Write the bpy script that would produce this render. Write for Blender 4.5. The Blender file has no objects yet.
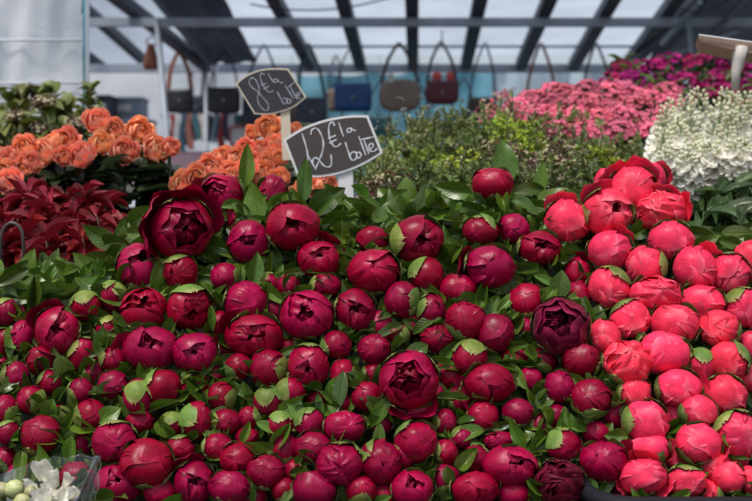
import bpy, math, random
from mathutils import Vector, Matrix, noise
rnd = random.Random(7)
PI = math.pi
scene = bpy.context.scene
COL = scene.collection

# ------------------------------------------------------------------ camera
FPX = 1033.0
CAMZ = 1.35
PITCH = math.radians(-3.0)
CP = Vector((0, 0, CAMZ))
FW = Vector((0, math.cos(PITCH), math.sin(PITCH)))
UP = Vector((0, -math.sin(PITCH), math.cos(PITCH)))
RT = Vector((1, 0, 0))
def P(x, y, d):
    return CP + d * (FW + (x - 376) / FPX * RT - (y - 250.5) / FPX * UP)
cam = bpy.data.cameras.new('camera')
camo = bpy.data.objects.new('camera', cam); COL.objects.link(camo)
camo.location = CP
camo.rotation_euler = (PI / 2 + PITCH, 0, 0)
cam.sensor_width = 36; cam.lens = FPX / 752 * 36
cam.clip_start = 0.02; cam.clip_end = 500
cam.dof.use_dof = True; cam.dof.focus_distance = 1.38; cam.dof.aperture_fstop = 5.8
scene.camera = camo

# ------------------------------------------------------------------ mesh helper
class MB:
    def __init__(s):
        s.v = []; s.f = []; s.uv = []; s.m = []
    def add(s, vs, fs, uvs=None, mi=0):
        o = len(s.v)
        s.v.extend([tuple(p) for p in vs])
        s.uv.extend(uvs if uvs else [(0.5, 0.5)] * len(vs))
        for f in fs:
            s.f.append(tuple(i + o for i in f)); s.m.append(mi)
        return s
    def grid(s, rows, uvs=None, mi=0, close=False):
        n = len(rows); m = len(rows[0])
        vs = [p for r in rows for p in r]
        if uvs is None:
            uv = [(j / max(1, m - 1), i / max(1, n - 1)) for i in range(n) for j in range(m)]
        else:
            uv = [p for r in uvs for p in r]
        fs = []
        for i in range(n - 1):
            for j in range(m if close else m - 1):
                k = (j + 1) % m
                fs.append((i * m + j, i * m + k, (i + 1) * m + k, (i + 1) * m + j))
        return s.add(vs, fs, uv, mi)
    def tube(s, pts, rad, n=6, mi=0, cap=True):
        pts = [Vector(p) for p in pts]
        if not isinstance(rad, (list, tuple)): rad = [rad] * len(pts)
        rows = []
        prev = None
        for i, p in enumerate(pts):
            t = (pts[min(i + 1, len(pts) - 1)] - pts[max(i - 1, 0)]).normalized()
            if prev is None:
                a = t.orthogonal().normalized()
            else:
                a = (prev - t * prev.dot(t))
                a = a.normalized() if a.length > 1e-6 else t.orthogonal().normalized()
            prev = a; b = t.cross(a)
            rows.append([p + rad[i] * (math.cos(2 * PI * k / n) * a + math.sin(2 * PI * k / n) * b) for k in range(n)])
        o = len(s.v)
        s.grid(rows, mi=mi, close=True)
        if cap:
            s.f.append(tuple(o + k for k in reversed(range(n)))); s.m.append(mi)
            e = o + (len(pts) - 1) * n
            s.f.append(tuple(e + k for k in range(n))); s.m.append(mi)
        return s
    def box(s, c, size, mi=0, M=None):
        c = Vector(c); hx, hy, hz = [q / 2 for q in size]
        vs = [Vector((x, y, z)) for x in (-hx, hx) for y in (-hy, hy) for z in (-hz, hz)]
        vs = [(M @ p if M else p) + c for p in vs]
        return s.add(vs, [(0, 1, 3, 2), (4, 6, 7, 5), (0, 4, 5, 1), (2, 3, 7, 6), (0, 2, 6, 4), (1, 5, 7, 3)], mi=mi)
    def bar(s, a, b, w, h, upv=(0, 0, 1), mi=0):
        a = Vector(a); b = Vector(b); t = (b - a).normalized()
        r = t.cross(Vector(upv)).normalized(); u = r.cross(t)
        vs = []
        for p in (a, b):
            for q in ((-1, -1), (1, -1), (1, 1), (-1, 1)):
                vs.append(p + r * q[0] * w / 2 + u * q[1] * h / 2)
        return s.add(vs, [(3, 2, 1, 0), (4, 5, 6, 7), (0, 1, 5, 4), (1, 2, 6, 5), (2, 3, 7, 6), (3, 0, 4, 7)], mi=mi)
    def mesh(s, name, mats, smooth=True):
        me = bpy.data.meshes.new(name)
        me.from_pydata(s.v, [], s.f)
        for mt in (mats if isinstance(mats, (list, tuple)) else [mats]): me.materials.append(mt)
        me.polygons.foreach_set('material_index', s.m)
        me.polygons.foreach_set('use_smooth', [smooth] * len(s.f))
        uvl = me.uv_layers.new(name='UVMap')
        li = [0] * len(me.loops); me.loops.foreach_get('vertex_index', li)
        fl = []
        for i in li: fl.extend(s.uv[i])
        uvl.data.foreach_set('uv', fl)
        me.update()
        return me

def link(name, me, parent=None, M=None):
    o = bpy.data.objects.new(name, me); COL.objects.link(o)
    if parent: o.parent = parent
    if M is not None: o.matrix_basis = M
    return o
def empty(name, M=None):
    o = bpy.data.objects.new(name, None); COL.objects.link(o)
    o.empty_display_size = 0.02
    if M is not None: o.matrix_basis = M
    return o
def tag(o, label=None, cat=None, group=None, kind=None):
    if label:
        n = len(label.split())
        if not 4 <= n <= 16: print('LABEL LENGTH', n, label)
        o['label'] = label
    if cat: o['category'] = cat
    if group: o['group'] = group
    if kind: o['kind'] = kind
    return o
def frame(loc, z, xhint=(1, 0, 0), s=1.0):
    z = Vector(z).normalized(); x = Vector(xhint); x = (x - z * x.dot(z)).normalized(); y = z.cross(x)
    M = Matrix((x, y, z)).transposed().to_4x4()
    M.translation = Vector(loc)
    if s != 1.0: M = M @ Matrix.Scale(s, 4)
    return M
def S3(x, y, z): return Matrix.Diagonal((x, y, z, 1))

# ------------------------------------------------------------------ materials
def mat(name):
    m = bpy.data.materials.new(name); m.use_nodes = True
    nt = m.node_tree; b = nt.nodes['Principled BSDF']
    return m, nt, b
def nd(nt, t, **kw):
    n = nt.nodes.new(t)
    for k, v in kw.items():
        if k in n.inputs: n.inputs[k].default_value = v
        else: setattr(n, k, v)
    return n
def ramp(nt, stops):
    r = nt.nodes.new('ShaderNodeValToRGB'); e = r.color_ramp.elements
    while len(e) < len(stops): e.new(0.5)
    for q, (p, c) in zip(e, stops):
        q.position = p; q.color = (*c, 1) if len(c) == 3 else c
    return r
def simple(name, c, rough=0.6, var=0.12, scale=12, metal=0, bump=0.0, spec=0.5, transl=0.0):
    m, nt, b = mat(name); L = nt.links
    tc = nd(nt, 'ShaderNodeTexCoord')
    nz = nd(nt, 'ShaderNodeTexNoise', Scale=scale, Detail=5.0)
    L.new(tc.outputs['Object'], nz.inputs['Vector'])
    r = ramp(nt, [(0.25, [q * (1 - var) for q in c]), (0.75, [min(1, q * (1 + var)) for q in c])])
    L.new(nz.outputs['Fac'], r.inputs['Fac'])
    L.new(r.outputs['Color'], b.inputs['Base Color'])
    b.inputs['Roughness'].default_value = rough; b.inputs['Metallic'].default_value = metal
    b.inputs['Specular IOR Level'].default_value = spec
    if bump:
        bp = nd(nt, 'ShaderNodeBump', Strength=bump, Distance=0.01)
        L.new(nz.outputs['Fac'], bp.inputs['Height']); L.new(bp.outputs['Normal'], b.inputs['Normal'])
    if transl:
        out = nt.nodes['Material Output']
        tr = nd(nt, 'ShaderNodeBsdfTranslucent'); mx = nd(nt, 'ShaderNodeMixShader', Fac=transl)
        L.new(r.outputs['Color'], tr.inputs['Color'])
        L.new(b.outputs[0], mx.inputs[1]); L.new(tr.outputs[0], mx.inputs[2]); L.new(mx.outputs[0], out.inputs[0])
    return m
def petal_mat(name, base, edge, foot, rough=0.42, transl=0.12, hue=0.012, val=0.25, vein=0.35, sheen=0.15):
    """UV u runs across a petal, v from its foot to its tip"""
    m, nt, b = mat(name); L = nt.links
    uv = nd(nt, 'ShaderNodeUVMap'); sep = nd(nt, 'ShaderNodeSeparateXYZ')
    L.new(uv.outputs[0], sep.inputs[0])
    mp = nd(nt, 'ShaderNodeMapping'); mp.inputs['Scale'].default_value = (26, 1.6, 1)
    L.new(uv.outputs[0], mp.inputs[0])
    vz = nd(nt, 'ShaderNodeTexNoise', Scale=1.0, Detail=3.0, Roughness=0.55); L.new(mp.outputs[0], vz.inputs['Vector'])
    tc = nd(nt, 'ShaderNodeTexCoord'); bz = nd(nt, 'ShaderNodeTexNoise', Scale=2.3, Detail=3.0)
    oi = nd(nt, 'ShaderNodeObjectInfo')
    ad = nd(nt, 'ShaderNodeVectorMath', operation='ADD')
    sc = nd(nt, 'ShaderNodeMath', operation='MULTIPLY'); sc.inputs[1].default_value = 37.0
    L.new(oi.outputs['Random'], sc.inputs[0]); L.new(tc.outputs['Object'], ad.inputs[0]); L.new(sc.outputs[0], ad.inputs[1])
    L.new(ad.outputs[0], bz.inputs['Vector'])
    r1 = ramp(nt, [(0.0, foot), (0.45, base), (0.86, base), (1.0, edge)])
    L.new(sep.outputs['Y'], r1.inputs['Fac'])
    # blotches and veins
    hs = nd(nt, 'ShaderNodeHueSaturation')
    vm = nd(nt, 'ShaderNodeMapRange'); vm.inputs['From Min'].default_value = 0.3; vm.inputs['From Max'].default_value = 0.7
    vm.inputs['To Min'].default_value = 1 - vein; vm.inputs['To Max'].default_value = 1 + vein
    L.new(vz.outputs['Fac'], vm.inputs['Value'])
    bm = nd(nt, 'ShaderNodeMapRange'); bm.inputs['From Min'].default_value = 0.3; bm.inputs['From Max'].default_value = 0.7
    bm.inputs['To Min'].default_value = 0.78; bm.inputs['To Max'].default_value = 1.2
    L.new(bz.outputs['Fac'], bm.inputs['Value'])
    om = nd(nt, 'ShaderNodeMapRange'); om.inputs['To Min'].default_value = 1 - val; om.inputs['To Max'].default_value = 1 + val
    L.new(oi.outputs['Random'], om.inputs['Value'])
    m1 = nd(nt, 'ShaderNodeMath', operation='MULTIPLY'); m2 = nd(nt, 'ShaderNodeMath', operation='MULTIPLY')
    L.new(vm.outputs[0], m1.inputs[0]); L.new(bm.outputs[0], m1.inputs[1]); L.new(m1.outputs[0], m2.inputs[0]); L.new(om.outputs[0], m2.inputs[1])
    hm = nd(nt, 'ShaderNodeMapRange'); hm.inputs['To Min'].default_value = 0.5 - hue; hm.inputs['To Max'].default_value = 0.5 + hue
    wn = nd(nt, 'ShaderNodeTexWhiteNoise', noise_dimensions='1D'); L.new(sc.outputs[0], wn.inputs['W']); L.new(wn.outputs['Value'], hm.inputs['Value'])
    L.new(hm.outputs[0], hs.inputs['Hue']); L.new(m2.outputs[0], hs.inputs['Value']); L.new(r1.outputs['Color'], hs.inputs['Color'])
    L.new(hs.outputs[0], b.inputs['Base Color'])
    b.inputs['Roughness'].default_value = rough; b.inputs['Specular IOR Level'].default_value = .20
    b.inputs['Sheen Weight'].default_value = sheen; b.inputs['Sheen Roughness'].default_value = 0.4
    bp = nd(nt, 'ShaderNodeBump', Strength=0.35, Distance=0.0012)
    L.new(vz.outputs['Fac'], bp.inputs['Height']); L.new(bp.outputs['Normal'], b.inputs['Normal'])
    if transl:
        out = nt.nodes['Material Output']
        tr = nd(nt, 'ShaderNodeBsdfTranslucent'); mx = nd(nt, 'ShaderNodeMixShader', Fac=transl)
        L.new(hs.outputs[0], tr.inputs['Color'])
        L.new(b.outputs[0], mx.inputs[1]); L.new(tr.outputs[0], mx.inputs[2]); L.new(mx.outputs[0], out.inputs[0])
    return m
def leaf_mat(name, base, back=None, vein=(0.16, 0.24, 0.06), rough=0.38, transl=0.18, hue=0.02, val=0.35, ns=9):
    m, nt, b = mat(name); L = nt.links
    uv = nd(nt, 'ShaderNodeUVMap'); sep = nd(nt, 'ShaderNodeSeparateXYZ'); L.new(uv.outputs[0], sep.inputs[0])
    oi = nd(nt, 'ShaderNodeObjectInfo'); tc = nd(nt, 'ShaderNodeTexCoord')
    # midrib + side veins: |u-.5| and v - k|u-.5|
    s1 = nd(nt, 'ShaderNodeMath', operation='SUBTRACT'); s1.inputs[1].default_value = 0.5; L.new(sep.outputs['X'], s1.inputs[0])
    ab = nd(nt, 'ShaderNodeMath', operation='ABSOLUTE'); L.new(s1.outputs[0], ab.inputs[0])
    mr = nd(nt, 'ShaderNodeMapRange'); mr.inputs['From Min'].default_value = 0.012; mr.inputs['From Max'].default_value = 0.05
    mr.inputs['To Min'].default_value = 1; mr.inputs['To Max'].default_value = 0; L.new(ab.outputs[0], mr.inputs['Value'])
    k = nd(nt, 'ShaderNodeMath', operation='MULTIPLY'); k.inputs[1].default_value = -0.55; L.new(ab.outputs[0], k.inputs[0])
    vv = nd(nt, 'ShaderNodeMath', operation='ADD'); L.new(k.outputs[0], vv.inputs[0]); L.new(sep.outputs['Y'], vv.inputs[1])
    v2 = nd(nt, 'ShaderNodeMath', operation='MULTIPLY'); v2.inputs[1].default_value = ns * 2 * PI; L.new(vv.outputs[0], v2.inputs[0])
    cs = nd(nt, 'ShaderNodeMath', operation='COSINE'); L.new(v2.outputs[0], cs.inputs[0])
    sr = nd(nt, 'ShaderNodeMapRange'); sr.inputs['From Min'].default_value = 0.86; sr.inputs['From Max'].default_value = 1.0
    sr.inputs['To Max'].default_value = 0.4; L.new(cs.outputs[0], sr.inputs['Value'])
    mxv = nd(nt, 'ShaderNodeMath', operation='MAXIMUM'); L.new(mr.outputs[0], mxv.inputs[0]); L.new(sr.outputs[0], mxv.inputs[1])
    vf = nd(nt, 'ShaderNodeMath', operation='MULTIPLY'); vf.inputs[1].default_value = 0.5; L.new(mxv.outputs[0], vf.inputs[0])
    nz = nd(nt, 'ShaderNodeTexNoise', Scale=5.0, Detail=4.0); L.new(uv.outputs[0], nz.inputs['Vector'])
    r = ramp(nt, [(0.3, [q * 0.75 for q in base]), (0.7, [q * 1.25 for q in base])]); L.new(nz.outputs['Fac'], r.inputs['Fac'])
    mx = nd(nt, 'ShaderNodeMix', data_type='RGBA'); L.new(vf.outputs[0], mx.inputs[0]); L.new(r.outputs[0], mx.inputs[6]); mx.inputs[7].default_value = (*vein, 1)
    hs = nd(nt, 'ShaderNodeHueSaturation'); L.new(mx.outputs[2], hs.inputs['Color'])
    om = nd(nt, 'ShaderNodeMapRange'); om.inputs['To Min'].default_value = 1 - val; om.inputs['To Max'].default_value = 1 + val
    L.new(oi.outputs['Random'], om.inputs['Value']); L.new(om.outputs[0], hs.inputs['Value'])
    sc = nd(nt, 'ShaderNodeMath', operation='MULTIPLY'); sc.inputs[1].default_value = 51.3; L.new(oi.outputs['Random'], sc.inputs[0])
    wn = nd(nt, 'ShaderNodeTexWhiteNoise', noise_dimensions='1D'); L.new(sc.outputs[0], wn.inputs['W'])
    hm = nd(nt, 'ShaderNodeMapRange'); hm.inputs['To Min'].default_value = 0.5 - hue; hm.inputs['To Max'].default_value = 0.5 + hue
    L.new(wn.outputs['Value'], hm.inputs['Value']); L.new(hm.outputs[0], hs.inputs['Hue'])
    col = hs.outputs[0]
    if back:
        ge = nd(nt, 'ShaderNodeNewGeometry'); m3 = nd(nt, 'ShaderNodeMix', data_type='RGBA')
        L.new(ge.outputs['Backfacing'], m3.inputs[0]); L.new(col, m3.inputs[6]); m3.inputs[7].default_value = (*back, 1); col = m3.outputs[2]
    L.new(col, b.inputs['Base Color']); b.inputs['Roughness'].default_value = rough
    bp = nd(nt, 'ShaderNodeBump', Strength=0.5, Distance=0.002, invert=True); L.new(mxv.outputs[0], bp.inputs['Height']); L.new(bp.outputs['Normal'], b.inputs['Normal'])
    out = nt.nodes['Material Output']
    tr = nd(nt, 'ShaderNodeBsdfTranslucent'); ms = nd(nt, 'ShaderNodeMixShader', Fac=transl)
    L.new(col, tr.inputs['Color']); L.new(b.outputs[0], ms.inputs[1]); L.new(tr.outputs[0], ms.inputs[2]); L.new(ms.outputs[0], out.inputs[0])
    return m

M = {}
M['crimson'] = petal_mat('crimson petal', (0.26, 0.0007, 0.028), (0.35, 0.006, 0.054), (0.21, 0.0010, 0.020), rough=.30, hue=.006, val=.22, vein=.13, sheen=.0, transl=.05)
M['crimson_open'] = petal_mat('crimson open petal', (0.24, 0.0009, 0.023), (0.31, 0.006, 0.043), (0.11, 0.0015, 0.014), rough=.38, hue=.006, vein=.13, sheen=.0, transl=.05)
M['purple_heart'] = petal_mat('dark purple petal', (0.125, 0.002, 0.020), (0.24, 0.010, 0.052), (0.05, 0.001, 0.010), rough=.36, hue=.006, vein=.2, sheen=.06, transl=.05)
M['pink'] = petal_mat('hot pink petal', (0.86, 0.036, 0.096), (0.91, 0.12, 0.19), (0.66, 0.02, 0.09), val=0.14, transl=0.12, hue=.004, vein=.07, sheen=.02, rough=.38)
M['rose'] = petal_mat('coral rose petal', (0.97, 0.36, 0.20), (0.97, 0.52, 0.36), (0.97, 0.46, 0.17), val=0.14, hue=0.012, transl=0.25, rough=0.5, vein=.10)
M['rose_orange'] = petal_mat('orange rose petal', (0.97, 0.42, 0.18), (0.97, 0.56, 0.36), (0.97, 0.54, 0.19), val=0.14, hue=0.012, transl=0.25, rough=0.5, vein=.10)
M['sepal'] = petal_mat('pale green sepal', (0.145, 0.215, 0.042), (0.32, 0.29, 0.11), (0.11, 0.17, 0.035), rough=.42, hue=.03, val=.3, vein=.16, sheen=.03, transl=.08)
M['leaf'] = leaf_mat('peony leaf', (0.074, 0.136, 0.013), back=(0.13, 0.19, 0.045), vein=(0.13, 0.19, 0.03), rough=.30, val=.45)
M['rose_leaf'] = leaf_mat('rose leaf', (0.020, 0.042, 0.012), back=(0.05, 0.08, 0.03), vein=(0.05, 0.09, 0.03))
M['bush_leaf'] = leaf_mat('olive bush leaf', (0.125, 0.15, 0.026), vein=(0.15, 0.18, 0.05), val=0.4)
M['strap_leaf'] = leaf_mat('stock leaf', (0.055, 0.10, 0.028), vein=(0.10, 0.15, 0.06), ns=3)
M['red_leaf'] = leaf_mat('red foliage leaf', (0.21, 0.004, 0.011), back=(0.25, 0.011, 0.02), vein=(0.28, 0.02, 0.025), rough=.52, hue=0.01, val=0.5, transl=0.2)
M['stem'] = simple('green stem', (0.07, 0.12, 0.03), 0.5)
M['brown_stem'] = simple('brown stem', (0.09, 0.05, 0.03), 0.7)
M['pinkf'] = petal_mat('pink floret', (0.86, 0.21, 0.32), (0.90, 0.36, 0.46), (0.45, 0.03, 0.10), val=0.2, transl=0.25, rough=0.6)
M['purplef'] = petal_mat('magenta floret', (0.36, 0.008, 0.16), (0.46, 0.025, 0.22), (0.26, 0.006, 0.07), val=0.3, hue=0.03, transl=0.25, rough=0.6)
M['whitef'] = petal_mat('white floret', (0.86, 0.84, 0.74), (0.88, 0.87, 0.80), (0.72, 0.72, 0.50), val=0.06, hue=0.01, transl=0.25, rough=0.6, vein=0.06)
M['greenbud'] = simple('pale green flower bud', (0.66, 0.66, 0.44), 0.6, 0.25)
M['lime'] = leaf_mat('lime floret', (0.32, 0.40, 0.035), vein=(0.36, 0.42, 0.07), ns=2, hue=0.03)
M['dusty'] = leaf_mat('dusty green leaf', (0.23, 0.285, 0.085), vein=(0.29, 0.34, 0.13), ns=3, rough=0.7, hue=0.03)
M['tan_floret'] = simple('tan seed floret', (0.48, 0.42, 0.27), 0.8, 0.3)
M['brown_floret'] = simple('maroon brown umbel', (0.12, 0.05, 0.035), 0.8, 0.4)
M['sage'] = simple('grey blue seed head', (0.20, 0.22, 0.21), 0.8, 0.2)
M['black'] = simple('black plastic', (0.016, 0.018, 0.024), 0.45, 0.2)
M['bench'] = simple('gap shade board', (0.012, 0.012, 0.010), 0.95, 0.3, 6, spec=.1)  # near-black, low gloss: the shade in the flower gaps put into the colour

# ------------------------------------------------------------------ petals, blooms
def sm(a, b, x):
    t = max(0, min(1, (x - a) / (b - a))); return t * t * (3 - 2 * t)
def petal(mb, az, W, a0, a1, R, spiral=0.05, lift=0.0, flare=0.0, wav=0.0, rough=0.0, zs=1.0, nu=10, nv=12, seed=0, z0=0.0, tipc=0.14, mi=0, foot=0.35, ctr=(0, 0), crease=0.0, tipn=0.07, dimple=0.0):
    """a spherical petal patch: a0..a1 = angle up the side in degrees (-90 the foot, 0 the equator, 90 the crown)"""
    r = random.Random(seed); ph = r.random() * 6.3; k = r.uniform(2.2, 3.6)
    a0r, a1r, Wr = math.radians(a0), math.radians(a1), math.radians(W)
    ca, sa = math.cos(az), math.sin(az)
    rows = []; uvs = []
    for i in range(nv + 1):
        v = i / nv; row = []; uv = []
        w = Wr * (foot + (1 - foot) * math.sin(min(1, v / 0.62) * PI / 2)) * (1 - 0.30 * sm(0.7, 1, v))
        for j in range(nu + 1):
            s = 2 * j / nu - 1
            vv = v * (1 - tipc * s * s * v)
            if v > 0.6: vv += (v - 0.6) * tipn * noise.noise(Vector((s * 3.1 + ph * 5, seed * 1.7, 0.3)))
            al = a0r + (a1r - a0r) * vv
            be = w * s
            rr = R * (1 + spiral * (.45 * s + .55 * s ** 3) + lift * sm(0.6, 1, v) + flare * v * v)
            rr *= 1 + wav * math.sin(k * s * 2 + ph) * sm(0.35, 1, v)
            rr *= 1 + rough * noise.noise(Vector((s * 1.7 + ph * 9, v * 2.0, seed * 3.3)))
            rr *= 1 - dimple * math.exp(-((al - PI / 2) / 0.42) ** 2) * math.cos(be) ** 4
            rr *= 1 - crease * math.exp(-(s / 0.12) ** 2) * sm(0.25, 0.9, v)
            x = math.cos(be) * math.cos(al) * rr; y = math.sin(be) * rr; z = math.cos(be) * math.sin(al) * rr * zs + z0
            row.append((x * ca - y * sa + ctr[0], x * sa + y * ca + ctr[1], z)); uv.append((j / nu, v))
        rows.append(row); uvs.append(uv)
    mb.grid(rows, uvs, mi)
def core(mb, R, zs=1.0, z0=0.0, mi=0, top=True):
    rows = []
    for i in range(9):
        a = -PI / 2 + PI * i / 8
        rows.append([(R * math.cos(a) * math.cos(2 * PI * j / 14), R * math.cos(a) * math.sin(2 * PI * j / 14), z0 + zs * R * math.sin(a)) for j in range(14)])
    mb.grid(rows, [[(0.5, 0.3)] * 14 for _ in range(9)], mi, close=True)

def bloom_G(seed, mats):
    r = random.Random(seed); mb = MB(); zs = r.uniform(0.92, 1.05); a = r.random() * 6.3
    n = r.choice((4, 4, 5, 6)); sp = r.choice((-1, 1)) * r.uniform(0.03, 0.065); dm = r.uniform(0.02, 0.16)
    for k in range(6):
        petal(mb, a + 1 + k * PI / 3 + r.uniform(-.3, .3), r.uniform(34, 46), -80, r.uniform(70, 98), r.uniform(.88, .95), sp * 1.4, -0.03, 0, 0.08, 0.08, zs, seed=seed * 31 + k, crease=r.uniform(.02, .09), dimple=dm * 1.2, tipc=.2)
    order = list(range(n)); r.shuffle(order)
    dom = r.choice((0, 1, 1, 1, 2, 2))
    for i, k in enumerate(order):
        big_ = i >= n - dom
        petal(mb, a + k * 2 * PI / n + r.uniform(-.45, .45), r.uniform(60, 74) if big_ else r.uniform(44, 68) * (4.6 / n) ** .6, -82, r.uniform(102, 138) if big_ and i == n - 1 else (r.uniform(92, 112) if big_ else r.choice((r.uniform(50, 72), r.uniform(76, 92), r.uniform(88, 118)))), 0.92 + 0.02 * i, sp, r.uniform(-0.035, 0.02), 0, 0.02, 0.06, zs, seed=seed * 77 + k, tipc=r.uniform(0.10, 0.32), crease=r.choice((0, 0, 0, 0.03)), dimple=dm, tipn=.09)
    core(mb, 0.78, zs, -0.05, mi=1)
    return mb.mesh('bloom_closed', mats)
def bloom_B(seed, mats):
    r = random.Random(seed); mb = MB(); a = r.random() * 6.3; zs = r.uniform(1.0, 1.14); sp = r.choice((-1, 1)) * 0.045
    for k in range(4):
        petal(mb, a + k * PI / 2 + r.uniform(-.2, .2), 62, -84, r.uniform(72, 100), 0.955 + 0.013 * k, sp, -0.02, 0, 0.014, 0.04, zs, seed=seed * 13 + k, tipc=0.22, dimple=0.08)
    core(mb, 0.90, zs, -0.03)
    return mb.mesh('bloom_bud', mats)
def bloom_H(seed, mats, slit=False):
    r = random.Random(seed); mb = MB(); a = r.random() * 6.3; zs = r.uniform(0.88, 1.0); sp = r.choice((-1, 1)) * r.uniform(0.05, 0.09)
    n = r.choice((3, 4, 4, 5)); op = r.uniform(-8, 6); order = list(range(n)); r.shuffle(order)
    for i, k in enumerate(order):
        petal(mb, a + k * 2 * PI / n + r.uniform(-.45, .45), r.uniform(54, 70) * (4.3 / n) ** .5, -82, r.choice((r.uniform(48, 62), r.uniform(60, 84))) + op, 0.95 + .015 * i, sp * .7, r.uniform(-0.10, -0.02), 0, 0.02, 0.06, zs, seed=seed * 51 + k, tipc=r.uniform(.02, .14), crease=r.choice((0, 0, 0.03)), tipn=.10)
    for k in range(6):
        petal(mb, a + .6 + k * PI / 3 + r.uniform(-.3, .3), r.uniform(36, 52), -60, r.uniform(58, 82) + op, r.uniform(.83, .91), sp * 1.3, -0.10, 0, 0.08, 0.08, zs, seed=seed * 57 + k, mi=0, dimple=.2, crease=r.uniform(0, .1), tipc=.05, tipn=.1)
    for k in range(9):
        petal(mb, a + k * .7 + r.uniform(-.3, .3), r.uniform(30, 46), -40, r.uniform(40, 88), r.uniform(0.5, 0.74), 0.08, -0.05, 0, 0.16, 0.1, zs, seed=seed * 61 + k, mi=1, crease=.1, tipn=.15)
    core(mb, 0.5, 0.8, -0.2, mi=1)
    return mb.mesh('bloom_half_open', mats)
def bloom_C(seed, mats, dark=False, outer=False):
    r = random.Random(seed); mb = MB(); a = r.random() * 6.3; zs = 0.86
    for k in range(6):
        petal(mb, a + .5 + k * PI / 3 + r.uniform(-.15, .15), 46, -70, r.uniform(50, 66), 0.90, 0.06, -0.05, 0, 0.04, 0.06, zs, seed=seed * 6 + k, mi=0)
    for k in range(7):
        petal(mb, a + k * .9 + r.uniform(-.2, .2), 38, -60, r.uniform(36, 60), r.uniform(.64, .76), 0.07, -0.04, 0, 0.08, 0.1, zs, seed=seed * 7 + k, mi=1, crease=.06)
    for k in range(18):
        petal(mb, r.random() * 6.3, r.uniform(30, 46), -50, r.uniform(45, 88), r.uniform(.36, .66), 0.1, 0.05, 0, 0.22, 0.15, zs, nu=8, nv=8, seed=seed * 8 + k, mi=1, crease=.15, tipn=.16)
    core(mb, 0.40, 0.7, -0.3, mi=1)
    return mb.mesh('bloom_open', mats)
def bloom_R(seed, mats):
    """ruffled double: many crumpled petals"""
    r = random.Random(seed); mb = MB(); a = r.random() * 6.3
    for k in range(6):
        petal(mb, a + k * PI / 3, 50, -80, r.uniform(20, 60), 1.0, 0.05, 0, 0, 0.06, 0.06, 0.9, seed=seed * 5 + k)
    for k in range(26):
        petal(mb, r.random() * 6.3, r.uniform(22, 36), -30, r.uniform(40, 110), r.uniform(.72, .97), 0.09, 0.02, 0, 0.12, 0.12, 0.92, nu=8, nv=9, seed=seed * 9 + k, mi=0, crease=.1)
    core(mb, 0.7, 0.9)
    return mb.mesh('bloom_ruffled', mats)
def one_petal(seed, mats, W=46, a0=-78, a1=30, R=1.03, flare=0.12, wav=0.05, spiral=0.04, lift=0.0, zs=0.9):
    mb = MB(); petal(mb, 0, W, a0, a1, R, spiral, lift, flare, wav, 0.06, zs, seed=seed, crease=0.03)
    return mb.mesh('petal', mats)
def sepal_mesh(seed, big):
    mb = MB(); r = random.Random(seed)
    rows = []; uvs = []; nu, nv = 8, 10
    a0, a1 = math.radians(-88), math.radians(r.uniform(30, 54) if big else r.uniform(14, 38)); W = math.radians(r.uniform(46, 60) if big else r.uniform(32, 44))
    for i in range(nv + 1):
        v = i / nv; row = []; uv = []
        w = W * (0.55 + 0.45 * math.sin(min(1, v / .5) * PI / 2)) * math.sqrt(max(0.0, 1 - max(0, (v - .25) / .76) ** 2.0))
        for j in range(nu + 1):
            s = 2 * j / nu - 1; al = a0 + (a1 - a0) * v * (1 + .10 * noise.noise(Vector((s * 2.2, seed * 3.1, 1))) * v); be = w * s * (1 + .12 * noise.noise(Vector((v * 3, seed * 2.3 + (4 if s > 0 else 0), 2))))
            rr = 1.0 + .052 * sm(0, .5, v) + 0.012 * abs(s) ** 3 * v + .012 * noise.noise(Vector((s * 2, v * 2, seed))) + 0.04 * sm(.8, 1, v) * r.uniform(.6, 1)
            row.append((math.cos(be) * math.cos(al) * rr, math.sin(be) * rr, math.cos(be) * math.sin(al) * rr)); uv.append((j / nu, v))
        rows.append(row); uvs.append(uv)
    mb.grid(rows, uvs)
    return mb.mesh('sepal', M['sepal'])
def leaf_mesh(seed, mats, fold=0.2, bend=0.25, twist=0.2, wav=0.03, nu=6, nv=12, wide=0.55, name='leaf', round_=0.9):
    """unit leaf: foot at the origin, along +Y, face to +Z; 1 long and 1 wide"""
    r = random.Random(seed); mb = MB(); mb_leaf(mb, r, fold, bend, twist, wav, nu, nv, wide, round_)
    return mb.mesh(name, mats)
def mb_leaf(mb, r, fold, bend, twist, wav, nu, nv, wide, round_=0.9, T=None, mi=0):
    ph = r.random() * 6; rows = []; uvs = []
    y = 0; z = 0; ang = bend * 0.5
    for i in range(nv + 1):
        v = i / nv; row = []; uv = []
        w = 0.5 * math.sin(PI * min(1, v ** (0.8) * 0.985 + 0.012)) ** round_
        tw = twist * (v - .3)
        for j in range(nu + 1):
            s = 2 * j / nu - 1
            x = w * s; zz = fold * abs(s) * w * 2 * .5 + wav * math.sin(9 * v + ph + (2 if s > 0 else 0)) * abs(s)
            x2 = x * math.cos(tw) - zz * math.sin(tw); z2 = x * math.sin(tw) + zz * math.cos(tw)
            p = Vector((x2, y - math.sin(ang) * 0, z + z2))
            row.append(T @ p if T else p); uv.append((j / nu, v))
        rows.append(row); uvs.append(uv)
        ang -= bend / nv * 2.2
        y += math.cos(ang) / nv; z += math.sin(ang) / nv
    mb.grid(rows, uvs, mi)
def stem_mesh(mats, L=0.16, r0=0.0028):
    mb = MB(); mb.tube([(0, 0, 0), (0.004, 0, -L * .35), (0.002, 0.004, -L * .7), (0, 0, -L)], [r0 * 1.25, r0, r0, r0 * .9], 7)
    return mb.mesh('stem', mats)

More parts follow.
